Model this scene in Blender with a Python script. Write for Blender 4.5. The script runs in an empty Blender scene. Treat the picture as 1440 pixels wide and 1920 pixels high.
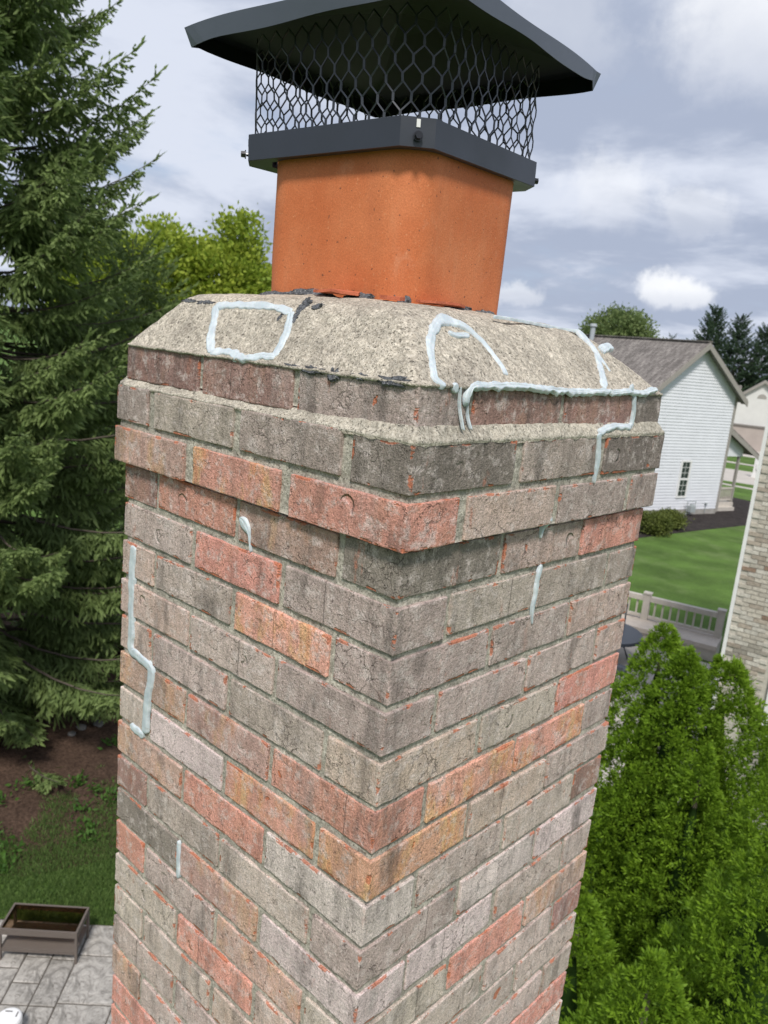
import bpy, math, random
import numpy as np
from mathutils import Vector, Matrix, noise as mnoise

random.seed(7)
rng = np.random.default_rng(7)
scene = bpy.context.scene
COL = scene.collection
R_ = math.radians

# ------------------------------------------------------------------ camera
CAM = (0.57951, -0.67663, 0.23496)
cd = bpy.data.cameras.new('camera')
cam = bpy.data.objects.new('camera', cd)
COL.objects.link(cam)
cx_ = Vector((0.72390, 0.68354, 0.09349)); cy_ = Vector((-0.21116, 0.09051, 0.97325)); cz_ = Vector((0.65680, -0.72428, 0.20986))
cam.matrix_world = Matrix(((cx_.x, cy_.x, cz_.x, CAM[0]), (cx_.y, cy_.y, cz_.y, CAM[1]), (cx_.z, cy_.z, cz_.z, CAM[2]), (0, 0, 0, 1)))
cd.sensor_fit = 'VERTICAL'
cd.sensor_height = 24.0
cd.lens = 18.56
cd.clip_start = 0.02
cd.clip_end = 3000
cd.dof.use_dof = True
cd.dof.focus_distance = 1.0
cd.dof.aperture_fstop = 8.0
scene.camera = cam

# ------------------------------------------------------------------ node helper
class NT:
    def __init__(self, nt):
        self.nt = nt
    def node(self, typ, ins=None, **props):
        n = self.nt.nodes.new(typ)
        for k, v in props.items():
            setattr(n, k, v)
        for k, v in (ins or {}).items():
            s = n.inputs[k]
            if isinstance(v, bpy.types.NodeSocket):
                self.nt.links.new(v, s)
            else:
                s.default_value = v
        return n
    def m(self, op, a, b=0.5, c=0.5, clamp=False):
        n = self.node('ShaderNodeMath', {0: a, 1: b, 2: c}, operation=op)
        n.use_clamp = clamp
        return n.outputs[0]
    def vm(self, op, a, b=(0, 0, 0)):
        n = self.node('ShaderNodeVectorMath', {0: a, 1: b}, operation=op)
        return n.outputs['Value'] if op in ('LENGTH', 'DISTANCE', 'DOT_PRODUCT') else n.outputs[0]
    def scale(self, a, s):
        n = self.node('ShaderNodeVectorMath', {0: a, 'Scale': s}, operation='SCALE')
        return n.outputs[0]
    def mix(self, f, a, b, blend='MIX'):
        n = self.node('ShaderNodeMix', data_type='RGBA', blend_type=blend)
        for s, v in ((n.inputs['Factor'], f), (n.inputs[6], a), (n.inputs[7], b)):
            if isinstance(v, bpy.types.NodeSocket):
                self.nt.links.new(v, s)
            else:
                s.default_value = v if not isinstance(v, tuple) or len(v) == 4 else v + (1,)
        return n.outputs[2]
    def noise(self, vec, scale, detail=3, rough=0.55, out=0, dist=0.0):
        n = self.node('ShaderNodeTexNoise', {'Scale': scale, 'Detail': detail, 'Roughness': rough, 'Distortion': dist})
        if vec is not None:
            self.nt.links.new(vec, n.inputs['Vector'])
        return n.outputs[out]
    def vor(self, vec, scale, out='Distance', feature='F1'):
        n = self.node('ShaderNodeTexVoronoi', {'Scale': scale}, feature=feature)
        if vec is not None:
            self.nt.links.new(vec, n.inputs['Vector'])
        return n.outputs[out]
    def step(self, x, lo, hi):
        n = self.node('ShaderNodeMapRange', {0: x, 1: lo, 2: hi, 3: 0.0, 4: 1.0}, interpolation_type='SMOOTHSTEP')
        return n.outputs[0]
    def lin(self, x, lo, hi, a, b):
        n = self.node('ShaderNodeMapRange', {0: x, 1: lo, 2: hi, 3: a, 4: b})
        return n.outputs[0]
    def mul(self, col, f):
        n = self.node('ShaderNodeVectorMath', {0: col, 'Scale': f}, operation='SCALE')
        return n.outputs[0]
    def bump(self, h, strength=0.5, dist=0.01, normal=None):
        n = self.node('ShaderNodeBump', {'Height': h, 'Strength': strength, 'Distance': dist})
        if normal is not None:
            self.nt.links.new(normal, n.inputs['Normal'])
        return n.outputs[0]
    def sep(self, v):
        n = self.node('ShaderNodeSeparateXYZ', {0: v})
        return n.outputs
    def mapping(self, v, sc=(1, 1, 1), loc=(0, 0, 0), rot=(0, 0, 0)):
        n = self.node('ShaderNodeMapping', {'Vector': v, 'Scale': sc, 'Location': loc, 'Rotation': rot})
        return n.outputs[0]

def material(name, rough=0.8, spec=0.4):
    m = bpy.data.materials.new(name)
    m.use_nodes = True
    t = NT(m.node_tree)
    b = m.node_tree.nodes['Principled BSDF']
    b.inputs['Roughness'].default_value = rough
    b.inputs['Specular IOR Level'].default_value = spec
    return m, t, b

def setc(t, b, col=None, normal=None, rough=None):
    for k, v in (('Base Color', col), ('Normal', normal), ('Roughness', rough)):
        if v is None:
            continue
        if isinstance(v, bpy.types.NodeSocket):
            t.nt.links.new(v, b.inputs[k])
        else:
            b.inputs[k].default_value = v + (1,) if isinstance(v, tuple) and len(v) == 3 else v

# ------------------------------------------------------------------ world: sky with broken cloud
SUN_EL, SUN_AZ = R_(52), math.atan2(-0.70, 0.62)       # direction towards the sun
world = bpy.data.worlds.new('World')
scene.world = world
world.use_nodes = True
W = NT(world.node_tree)
wbg = world.node_tree.nodes['Background']
sky = W.node('ShaderNodeTexSky', sky_type='NISHITA')
sky.sun_disc = False
sky.sun_elevation = SUN_EL
sky.sun_rotation = math.pi / 2 - SUN_AZ
tcw = W.node('ShaderNodeTexCoord')
dirv = tcw.outputs['Generated']
dx, dy, dz = W.sep(dirv)
dzc = W.m('ADD', W.m('MAXIMUM', dz, 0.0), 0.16)
flat = W.node('ShaderNodeCombineXYZ', {0: W.m('DIVIDE', dx, dzc), 1: W.m('DIVIDE', dy, dzc), 2: W.m('MULTIPLY', dz, 0.7)}).outputs[0]
n_big = W.noise(W.mapping(flat, loc=(3.1, 1.7, 0)), 0.75, 5, 0.48, dist=0.15)
n_mid = W.noise(W.mapping(flat, loc=(-2.4, 5.0, 0)), 1.7, 9, 0.58, dist=0.25)
n_soft = W.noise(W.mapping(dirv, sc=(1, 1, 2.6), loc=(1.0, 4.0, 2.0)), 2.6, 5, 0.5)
cover = W.step(W.m('ADD', W.m('MULTIPLY', n_big, 0.6), W.m('MULTIPLY', n_mid, 0.4)), 0.33, 0.49)
shade = W.m('ADD', W.m('MULTIPLY', n_mid, 0.55), W.m('MULTIPLY', n_soft, 0.45))
grey = W.mix(W.step(shade, 0.42, 0.58), (3.7, 4.2, 5.4, 1), (6.5, 6.9, 7.9, 1))
bluegap = W.mix(0.7, W.mul(sky.outputs[0], 1.0), (4.2, 5.3, 7.2, 1))
col = W.mix(W.m('ADD', W.m('MULTIPLY', cover, 0.85), 0.1), bluegap, grey)
warp = W.noise(dirv, 9.0, 7, 0.62)
warp2 = W.noise(W.mapping(dirv, loc=(7, 3, 1)), 24.0, 6, 0.6)
edge = W.m('ADD', W.m('MULTIPLY', W.m('SUBTRACT', warp, 0.5), 0.16), W.m('MULTIPLY', W.m('SUBTRACT', warp2, 0.5), 0.05))
for d, r, sz, amt in (((-0.335, 0.868, 0.35), 0.12, 1.3, 0.75), ((-0.418, 0.904, 0.083), 0.048, 1.9, 0.85), ((-0.480, 0.857, 0.188), 0.075, 1.4, 0.45),
                      ((-0.40, 0.893, 0.172), 0.06, 1.7, 0.35), ((-0.55, 0.79, 0.33), 0.09, 1.5, 0.25), ((-0.57, 0.82, 0.07), 0.04, 2.2, 0.5)):
    dd = W.vm('MULTIPLY', W.vm('SUBTRACT', dirv, d), (1, 1, sz))
    dist = W.m('ADD', W.vm('LENGTH', dd), edge)
    mask = W.m('MULTIPLY', W.step(dist, r, r * 0.45), amt)
    under = W.lin(W.sep(W.vm('SUBTRACT', dirv, d))[2], -r * 0.6, r * 0.15, 0.0, 1.0)
    puff = W.mix(W.m('MULTIPLY', under, W.lin(warp2, 0.3, 0.65, 0.75, 1.0)), (5.4, 5.8, 6.8, 1), (9.3, 9.4, 9.6, 1))
    col = W.mix(mask, col, puff)
world.node_tree.links.new(col, wbg.inputs['Color'])
wbg.inputs['Strength'].default_value = 0.1

sd = bpy.data.lights.new('sun', 'SUN')
sd.energy = 3.1
sd.angle = R_(10)
sd.color = (1.0, 0.96, 0.9)
sun = bpy.data.objects.new('sun', sd)
COL.objects.link(sun)
sv = Vector((math.cos(SUN_AZ) * math.cos(SUN_EL), math.sin(SUN_AZ) * math.cos(SUN_EL), math.sin(SUN_EL)))
sun.rotation_euler = sv.to_track_quat('Z', 'Y').to_euler()
sun.location = (12, -15, 25)

scene.view_settings.view_transform = 'Standard'
scene.view_settings.look = 'None'
scene.view_settings.exposure = 0.2
scene.view_settings.gamma = 1.0
scene.render.engine = 'CYCLES'
scene.cycles.use_denoising = True
scene.cycles.max_bounces = 6
scene.cycles.transparent_max_bounces = 6

# ------------------------------------------------------------------ mesh helpers
ZG = -6.765
def tag(o, label=None, cat=None, group=None, kind=None):
    if label: o['label'] = label
    if cat: o['category'] = cat
    if group: o['group'] = group
    if kind: o['kind'] = kind
    return o
def link(name, me, mat, parent=None, smooth=False):
    o = bpy.data.objects.new(name, me)
    COL.objects.link(o)
    if mat is not None and len(me.materials) == 0:
        me.materials.append(mat)
    if parent is not None:
        o.parent = parent
    if smooth:
        me.polygons.foreach_set('use_smooth', np.ones(len(me.polygons), bool))
    return o
def empty(name, loc=(0, 0, 0), rz=0.0):
    o = bpy.data.objects.new(name, None)
    o.empty_display_size = 0.2
    COL.objects.link(o)
    o.location = loc
    o.rotation_euler = (0, 0, rz)
    return o
def pyd(name, v, f):
    me = bpy.data.meshes.new(name)
    me.from_pydata([tuple(p) for p in v], [], [tuple(q) for q in f])
    me.update()
    return me
def np_quads(name, V, tint=None):
    """V (n,4,3) array of quads"""
    n = len(V)
    me = bpy.data.meshes.new(name)
    me.vertices.add(n * 4)
    me.vertices.foreach_set('co', V.reshape(-1).astype(np.float32))
    me.loops.add(n * 4)
    me.loops.foreach_set('vertex_index', np.arange(n * 4, dtype=np.int32))
    me.polygons.add(n)
    me.polygons.foreach_set('loop_start', np.arange(0, n * 4, 4, dtype=np.int32))
    me.update()
    if tint is not None:
        a = me.attributes.new('tint', 'FLOAT', 'POINT')
        a.data.foreach_set('value', np.repeat(tint, 4).astype(np.float32))
    return me
class MB:
    """collects boxes, tubes, prisms into one mesh"""
    def __init__(self): self.v = []; self.f = []
    def add(self, v, f):
        o = len(self.v); self.v += [tuple(p) for p in v]; self.f += [tuple(i + o for i in q) for q in f]; return self
    def box(self, x0, x1, y0, y1, z0, z1):
        v = [(x0, y0, z0), (x1, y0, z0), (x1, y1, z0), (x0, y1, z0), (x0, y0, z1), (x1, y0, z1), (x1, y1, z1), (x0, y1, z1)]
        return self.add(v, [(0, 3, 2, 1), (4, 5, 6, 7), (0, 1, 5, 4), (1, 2, 6, 5), (2, 3, 7, 6), (3, 0, 4, 7)])
    def bar(self, a, b, w, h=None, up=(0, 0, 1)):
        a = Vector(a); b = Vector(b); t = (b - a).normalized(); h = h or w
        s = t.cross(Vector(up))
        if s.length < 1e-4: s = t.cross(Vector((0, 1, 0)))
        s.normalize(); u = s.cross(t).normalized()
        v = [p + s * sx * w / 2 + u * sy * h / 2 for p in (a, b) for sx, sy in ((-1, -1), (1, -1), (1, 1), (-1, 1))]
        return self.add(v, [(3, 2, 1, 0), (4, 5, 6, 7), (0, 1, 5, 4), (1, 2, 6, 5), (2, 3, 7, 6), (3, 0, 4, 7)])
    def tube(self, pts, radii, n=8, cap=True):
        pts = [Vector(p) for p in pts]; v = []; f = []
        for i, p in enumerate(pts):
            t = (pts[min(i + 1, len(pts) - 1)] - pts[max(i - 1, 0)]).normalized()
            s = t.cross(Vector((0, 0, 1)))
            if s.length < 1e-3: s = Vector((1, 0, 0))
            s.normalize(); u = t.cross(s)
            for k in range(n):
                a = 2 * math.pi * k / n
                v.append(p + (s * math.cos(a) + u * math.sin(a)) * radii[i])
        for i in range(len(pts) - 1):
            for k in range(n):
                k2 = (k + 1) % n
                f.append((i * n + k, i * n + k2, (i + 1) * n + k2, (i + 1) * n + k))
        if cap:
            f.append(tuple(range(n))); f.append(tuple(reversed(range((len(pts) - 1) * n, len(pts) * n))))
        return self.add(v, f)
    def prism(self, poly, z0, z1):
        n = len(poly)
        v = [(x, y, z0) for x, y in poly] + [(x, y, z1) for x, y in poly]
        return self.add(v, [tuple(reversed(range(n))), tuple(range(n, 2 * n))] + [(i, (i + 1) % n, n + (i + 1) % n, n + i) for i in range(n)])
    def extr(self, poly3, d):
        n = len(poly3); d = Vector(d)
        v = [Vector(p) for p in poly3] + [Vector(p) + d for p in poly3]
        return self.add(v, [tuple(reversed(range(n))), tuple(range(n, 2 * n))] + [(i, (i + 1) % n, n + (i + 1) % n, n + i) for i in range(n)])
    def build(self, name, mat, parent=None, smooth=False):
        return link(name, pyd(name, self.v, self.f), mat, parent, smooth)
def nz(p, s, seed=0.0):
    return mnoise.noise(Vector((p[0] * s + seed, p[1] * s - seed * 1.7, p[2] * s + seed * 0.31)))

# ------------------------------------------------------------------ materials
def mat_brick():
    m, t, b = material('brick_clay', 0.92, 0.25)
    oi = t.node('ShaderNodeObjectInfo')
    base = oi.outputs['Color']; flash = oi.outputs['Alpha']; rnd = oi.outputs['Random']
    tc = t.node('ShaderNodeTexCoord').outputs['Object']
    off = t.node('ShaderNodeCombineXYZ', {0: t.m('MULTIPLY', rnd, 37.0), 1: t.m('MULTIPLY', rnd, 91.0), 2: t.m('MULTIPLY', rnd, 17.0)}).outputs[0]
    v = t.vm('ADD', tc, off)
    x, y, z = t.sep(tc)
    streak = t.noise(t.mapping(v, sc=(1, 1, 0.12)), 85, 4, 0.6)
    patch = t.noise(v, 13, 5, 0.6)
    patch2 = t.noise(t.mapping(v, loc=(5, 5, 5), sc=(1, 1, 0.55)), 22, 5, 0.6)
    grain = t.noise(v, 420, 3, 0.7)
    grain2 = t.noise(v, 1000, 2, 0.6)
    c = t.mul(base, t.lin(streak, 0.25, 0.75, 0.82, 1.16))
    c = t.mul(c, t.lin(patch, 0.3, 0.7, 0.80, 1.18))
    # flashes of yellow and orange from the kiln
    fl = t.m('MULTIPLY', t.step(patch2, 0.47, 0.60), flash)
    c = t.mix(t.m('MULTIPLY', fl, 0.85), c, t.mix(t.step(streak, 0.4, 0.6), (0.72, 0.46, 0.22, 1), (0.66, 0.30, 0.14, 1)))
    # red body through the worn skin
    red = t.m('MULTIPLY', t.step(t.noise(t.mapping(v, loc=(9, 1, 2), sc=(1, 1, 0.35)), 34, 6, 0.7), 0.60, 0.70), t.lin(rnd, 0, 1, 0.15, 0.75))
    c = t.mix(red, c, (0.42, 0.155, 0.09, 1))
    # pale salts
    salt = t.m('MULTIPLY', t.step(t.noise(t.mapping(v, loc=(2, 8, 4)), 48, 6, 0.75), 0.49, 0.64), 0.55)
    c = t.mix(salt, c, (0.70, 0.605, 0.56, 1))
    pits = t.m('MULTIPLY', t.step(t.noise(t.mapping(v, loc=(6, 2, 9), sc=(1, 1, 0.7)), 230, 4, 0.7), 0.60, 0.70), 0.65)
    c = t.mix(pits, c, (0.10, 0.075, 0.062, 1))
    # soot and dirt
    dirt = t.m('MULTIPLY', t.step(t.noise(t.mapping(v, loc=(4, 3, 8), sc=(1, 1, 0.4)), 18, 5, 0.65), 0.52, 0.72), 0.55)
    c = t.mix(dirt, c, (0.085, 0.075, 0.066, 1))
    # rain and soot runs that cross from brick to brick
    pos = t.node('ShaderNodeNewGeometry').outputs['Position']
    run = t.m('MULTIPLY', t.step(t.noise(t.mapping(pos, sc=(1, 1, 0.22)), 15, 6, 0.68), 0.52, 0.70), 0.50)
    c = t.mix(run, c, (0.10, 0.086, 0.075, 1))
    bleach = t.m('MULTIPLY', t.step(t.noise(t.mapping(pos, sc=(1, 1, 0.3), loc=(4, 4, 4)), 11, 6, 0.7), 0.52, 0.70), 0.26)
    c = t.mix(bleach, c, (0.71, 0.60, 0.56, 1))
    # chipped arrises show orange clay
    ex = t.m('SUBTRACT', 0.1016, t.m('ABSOLUTE', x)); ey = t.m('SUBTRACT', 0.0481, t.m('ABSOLUTE', y)); ez = t.m('SUBTRACT', 0.02875, t.m('ABSOLUTE', z))
    emid = t.m('MAXIMUM', t.m('MINIMUM', ex, ey), t.m('MINIMUM', t.m('MAXIMUM', ex, ey), ez))
    chipn = t.noise(t.mapping(v, loc=(1, 7, 3), sc=(0.55, 0.55, 1)), 46, 4, 0.65)
    ar = t.step(t.m('SUBTRACT', emid, t.m('MULTIPLY', t.m('SUBTRACT', chipn, 0.5), 0.012)), 0.0034, 0.0012)
    chip = t.m('MULTIPLY', ar, t.step(chipn, 0.55, 0.60))
    c = t.mix(t.m('MULTIPLY', chip, 0.8), c, (0.50, 0.155, 0.075, 1))
    spall = t.step(t.noise(t.mapping(v, loc=(3, 3, 3)), 24, 3, 0.5), 0.735, 0.75)
    c = t.mix(t.m('MULTIPLY', spall, 0.75), c, (0.52, 0.14, 0.05, 1))
    crk = t.m('MULTIPLY', t.step(t.node('ShaderNodeTexVoronoi', {'Vector': t.vm('ADD', v, t.scale(t.noise(v, 60, 3, 0.6, out=1), 0.03)), 'Scale': 26.0}, feature='DISTANCE_TO_EDGE').outputs['Distance'], 0.018, 0.004), t.step(patch, 0.50, 0.60))
    c = t.mix(t.m('MULTIPLY', crk, 0.6), c, (0.085, 0.065, 0.055, 1))
    gr = t.lin(t.m('ADD', t.m('MULTIPLY', grain, 0.6), t.m('MULTIPLY', grain2, 0.4)), 0.3, 0.7, 0.40, 1.60)
    c = t.mul(c, gr)
    # thumb-nail mark pressed in the face, and a score line
    r2 = t.node('ShaderNodeTexWhiteNoise', {'W': rnd}, noise_dimensions='1D').outputs['Color']
    ra, rb, rc = t.sep(r2)
    cxm = t.lin(ra, 0, 1, -0.075, 0.075); czm = t.lin(rb, 0, 1, -0.012, 0.010)
    def circ(ox, oz, rad):
        ddx = t.m('SUBTRACT', x, t.m('ADD', cxm, ox)); ddz = t.m('SUBTRACT', z, t.m('ADD', czm, oz))
        d = t.m('SQRT', t.m('ADD', t.m('MULTIPLY', ddx, ddx), t.m('MULTIPLY', ddz, ddz)))
        d = t.m('ADD', d, t.m('MULTIPLY', t.m('SUBTRACT', patch2, 0.5), 0.016))
        return t.step(d, rad, rad * 0.72)
    th_ = t.m('MULTIPLY', rc, 40.0)
    cres = t.m('MAXIMUM', t.m('SUBTRACT', circ(0, 0, 0.0125), circ(t.m('MULTIPLY', t.m('COSINE', th_), 0.0068), t.m('MULTIPLY', t.m('SINE', th_), 0.0068), 0.0120)), 0.0)
    cres = t.m('MULTIPLY', cres, t.step(t.m('FRACT', t.m('MULTIPLY', rnd, 53.0)), 0.55, 1.0))
    line = t.step(t.m('ABSOLUTE', t.m('SUBTRACT', t.m('ADD', x, t.m('MULTIPLY', t.m('SUBTRACT', patch, 0.5), 0.003)), t.lin(rc, 0, 1, -0.06, 0.06))), 0.0011, 0.0003)
    line = t.m('MULTIPLY', line, t.step(t.m('FRACT', t.m('MULTIPLY', rnd, 29.0)), 0.70, 0.80))
    c = t.mix(t.m('MULTIPLY', line, 0.35), c, (0.07, 0.06, 0.05, 1))
    h = t.m('ADD', t.m('MULTIPLY', grain, 0.9), t.m('MULTIPLY', t.noise(v, 130, 4, 0.65), 1.5))
    h = t.m('ADD', h, t.m('MULTIPLY', streak, 0.7))
    h = t.m('SUBTRACT', h, t.m('MULTIPLY', cres, 2.6))
    h = t.m('SUBTRACT', h, t.m('MULTIPLY', line, 0.9))
    h = t.m('SUBTRACT', h, t.m('MULTIPLY', crk, 0.8))
    h = t.m('SUBTRACT', h, t.m('MULTIPLY', pits, 0.9))
    h = t.m('SUBTRACT', h, t.m('MULTIPLY', spall, 1.2))
    h = t.m('SUBTRACT', h, t.m('MULTIPLY', chip, 0.8))
    setc(t, b, c, t.bump(h, 1.0, 0.0017))
    return m

def mat_sand(name, ca, cb, cdk, bump=0.0016, scale=1.0, dark_amt=0.75):
    m, t, b = material(name, 0.95, 0.2)
    tc = t.node('ShaderNodeTexCoord').outputs['Object']
    g1 = t.noise(tc, 260 * scale, 3, 0.7)
    g2 = t.vor(tc, 330 * scale)
    big = t.noise(tc, 9 * scale, 4, 0.6)
    mid = t.noise(tc, 60 * scale, 4, 0.7)
    c = t.mix(t.step(g1, 0.35, 0.65), ca + (1,), cb + (1,))
    c = t.mul(c, t.lin(big, 0.3, 0.7, 0.80, 1.15))
    c = t.mul(c, t.lin(mid, 0.3, 0.7, 0.85, 1.12))
    pit = t.step(t.noise(t.mapping(tc, loc=(3, 1, 2)), 360 * scale, 2, 0.6), 0.62, 0.72)
    c = t.mix(t.m('MULTIPLY', pit, dark_amt), c, cdk + (1,))
    agg = t.vor(tc, 170 * scale, 'Color')
    ar_, ag_, ab_ = t.sep(agg)
    c = t.mul(c, t.lin(ar_, 0, 1, 0.80, 1.20))
    pit2 = t.m('MULTIPLY', t.step(t.noise(t.mapping(tc, loc=(5, 9, 2)), 170 * scale, 3, 0.65), 0.63, 0.70), dark_amt * 0.8)
    c = t.mix(pit2, c, cdk + (1,))
    lightg = t.step(t.noise(t.mapping(tc, loc=(8, 4, 2)), 420 * scale, 1, 0.5), 0.66, 0.74)
    c = t.mix(t.m('MULTIPLY', lightg, 0.55), c, (0.72, 0.68, 0.60, 1))
    pos = t.node('ShaderNodeNewGeometry').outputs['Position']
    run = t.m('MULTIPLY', t.step(t.noise(t.mapping(pos, sc=(1, 1, 0.25)), 15, 6, 0.68), 0.52, 0.72), 0.40)
    c = t.mix(run, c, cdk + (1,))
    h = t.m('SUBTRACT', t.m('ADD', t.m('MULTIPLY', g1, 0.9), t.m('MULTIPLY', mid, 1.4)), t.m('ADD', t.m('MULTIPLY', pit, 0.9), t.m('MULTIPLY', pit2, 1.1)))
    setc(t, b, c, t.bump(h, 1.0, bump))
    return m

M = {}
M['brick'] = mat_brick()
M['mortar'] = mat_sand('mortar_joint', (0.335, 0.305, 0.25), (0.52, 0.48, 0.405), (0.11, 0.095, 0.08))
M['crown'] = mat_sand('crown_mortar', (0.40, 0.350, 0.280), (0.64, 0.575, 0.475), (0.10, 0.08, 0.065), 0.0036)
M['shelf'] = mat_sand('shelf_mortar', (0.37, 0.33, 0.265), (0.58, 0.53, 0.44), (0.11, 0.095, 0.08), 0.0026)
M['patch'] = mat_sand('dark_patch_mortar', (0.075, 0.078, 0.085), (0.17, 0.175, 0.185), (0.02, 0.02, 0.022), 0.003)

m, t, b = material('sealant', 0.5, 0.4)
tc = t.node('ShaderNodeTexCoord').outputs['Object']
c = t.mix(t.step(t.noise(tc, 45, 4, 0.6), 0.35, 0.7), (0.48, 0.535, 0.565, 1), (0.63, 0.675, 0.695, 1))
c = t.mix(t.m('MULTIPLY', t.step(t.noise(t.mapping(tc, loc=(2, 5, 1)), 120, 4, 0.7), 0.58, 0.70), 0.45), c, (0.34, 0.33, 0.30, 1))
setc(t, b, c, t.bump(t.noise(tc, 160, 3, 0.6), 0.5, 0.0014)); b.inputs['Subsurface Weight'].default_value = 0.05
M['sealant'] = m

m, t, b = material('flue_clay', 0.72, 0.35)
tc = t.node('ShaderNodeTexCoord').outputs['Object']
c = t.mix(t.step(t.noise(tc, 7, 4, 0.6), 0.3, 0.7), (0.52, 0.140, 0.046, 1), (0.62, 0.200, 0.078, 1))
c = t.mix(t.m('MULTIPLY', t.step(t.noise(t.mapping(tc, sc=(1, 1, 0.25)), 30, 4, 0.6), 0.5, 0.75), 0.25), c, (0.66, 0.30, 0.15, 1))
c = t.mul(c, t.lin(t.noise(tc, 520, 2, 0.6), 0.3, 0.7, 0.85, 1.13))
c = t.mix(t.m('MULTIPLY', t.step(t.noise(t.mapping(tc, loc=(4, 4, 4)), 240, 1, 0.4), 0.70, 0.75), 0.25), c, (0.80, 0.42, 0.22, 1))
c = t.mix(t.m('MULTIPLY', t.step(t.noise(t.mapping(tc, loc=(1, 9, 4)), 170, 1, 0.4), 0.745, 0.77), 0.8), c, (0.12, 0.05, 0.03, 1))
st_ = t.m('MULTIPLY', t.step(t.noise(t.mapping(tc, sc=(1, 1, 0.16), loc=(3, 3, 3)), 26, 5, 0.65), 0.55, 0.75), 0.16)
c = t.mix(st_, c, (0.27, 0.075, 0.035, 1))
c = t.mix(t.m('MULTIPLY', t.step(t.noise(t.mapping(tc, loc=(7, 5, 4)), 14, 6, 0.7), 0.58, 0.72), 0.25), c, (0.70, 0.36, 0.22, 1))
setc(t, b, c, t.bump(t.m('ADD', t.noise(tc, 260, 3, 0.6), t.noise(tc, 30, 3, 0.5)), 0.45, 0.0012))
M['flue'] = m
m, t, b = material('broken_clay', 0.9, 0.2)
tc = t.node('ShaderNodeTexCoord').outputs['Object']
setc(t, b, t.mix(t.noise(tc, 90, 4, 0.6), (0.40, 0.10, 0.05, 1), (0.62, 0.19, 0.10, 1)), t.bump(t.noise(tc, 200, 3, 0.7), 0.8, 0.002))
M['clay_chip'] = m

m, t, b = material('black_steel', 0.40, 0.75)
tc = t.node('ShaderNodeTexCoord').outputs['Object']
c = t.mix(t.noise(tc, 14, 4, 0.6), (0.013, 0.016, 0.025, 1), (0.022, 0.027, 0.040, 1))
setc(t, b, c, t.bump(t.noise(tc, 350, 2, 0.5), 0.06, 0.001), t.lin(t.noise(tc, 9, 3, 0.5), 0.3, 0.7, 0.34, 0.5))
M['black'] = m
m, t, b = material('black_paint_sky_sheen', 0.38, 0.7)  # lid outside: sheen of the sky put into the colour as lighter black
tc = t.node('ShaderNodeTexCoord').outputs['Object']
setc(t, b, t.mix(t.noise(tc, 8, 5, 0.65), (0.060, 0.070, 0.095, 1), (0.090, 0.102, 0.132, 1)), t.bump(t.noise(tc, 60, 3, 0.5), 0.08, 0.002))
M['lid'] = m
m, t, b = material('black_underside_shade', 0.5, 0.4)  # lid inside: same black paint with the shade put into its colour
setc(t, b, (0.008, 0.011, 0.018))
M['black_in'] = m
m, t, b = material('bolt_steel', 0.3, 0.5)
b.inputs['Metallic'].default_value = 0.8
setc(t, b, (0.05, 0.05, 0.055))
M['bolt'] = m

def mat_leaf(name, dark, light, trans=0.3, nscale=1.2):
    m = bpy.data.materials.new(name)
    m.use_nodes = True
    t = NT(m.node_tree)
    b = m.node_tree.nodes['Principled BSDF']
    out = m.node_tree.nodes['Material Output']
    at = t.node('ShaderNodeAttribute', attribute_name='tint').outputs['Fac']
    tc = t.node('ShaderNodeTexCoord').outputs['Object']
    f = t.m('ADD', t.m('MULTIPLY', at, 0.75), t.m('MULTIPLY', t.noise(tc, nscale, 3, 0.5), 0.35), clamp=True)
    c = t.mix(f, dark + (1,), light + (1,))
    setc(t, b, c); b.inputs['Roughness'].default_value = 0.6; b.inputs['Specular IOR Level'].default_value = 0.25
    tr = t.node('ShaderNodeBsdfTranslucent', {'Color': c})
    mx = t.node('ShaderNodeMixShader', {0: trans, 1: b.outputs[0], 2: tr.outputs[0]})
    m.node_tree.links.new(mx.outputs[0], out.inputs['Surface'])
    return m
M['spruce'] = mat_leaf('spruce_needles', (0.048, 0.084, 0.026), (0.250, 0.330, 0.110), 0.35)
M['spruce_far'] = mat_leaf('far_spruce_needles', (0.030, 0.060, 0.032), (0.075, 0.120, 0.062), 0.25, 0.3)
M['arbor'] = mat_leaf('arborvitae_sprays', (0.048, 0.118, 0.009), (0.290, 0.450, 0.032), 0.37, 2.0)
M['maple'] = mat_leaf('yellow_green_leaves', (0.15, 0.26, 0.03), (0.42, 0.47, 0.06), 0.4, 0.35)
M['round'] = mat_leaf('olive_green_leaves', (0.065, 0.115, 0.035), (0.25, 0.31, 0.115), 0.35, 0.6)
M['shrub'] = mat_leaf('shrub_leaves', (0.035, 0.055, 0.012), (0.19, 0.22, 0.05), 0.25, 1.5)
M['weed'] = mat_leaf('weed_leaves', (0.028, 0.075, 0.012), (0.090, 0.185, 0.030), 0.3, 2.0)
M['blade'] = mat_leaf('grass_blades', (0.050, 0.100, 0.024), (0.165, 0.245, 0.068), 0.35, 1.4)
m, t, b = material('bark', 0.95, 0.2)
tc = t.node('ShaderNodeTexCoord').outputs['Object']
setc(t, b, t.mix(t.noise(t.mapping(tc, sc=(1, 1, 0.3)), 20, 5, 0.7), (0.06, 0.045, 0.035, 1), (0.17, 0.14, 0.115, 1)), t.bump(t.noise(t.mapping(tc, sc=(1, 1, 0.3)), 30, 4, 0.7), 0.8, 0.02))
M['bark'] = m
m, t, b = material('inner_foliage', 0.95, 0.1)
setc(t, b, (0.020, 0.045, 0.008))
M['inner'] = m

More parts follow.
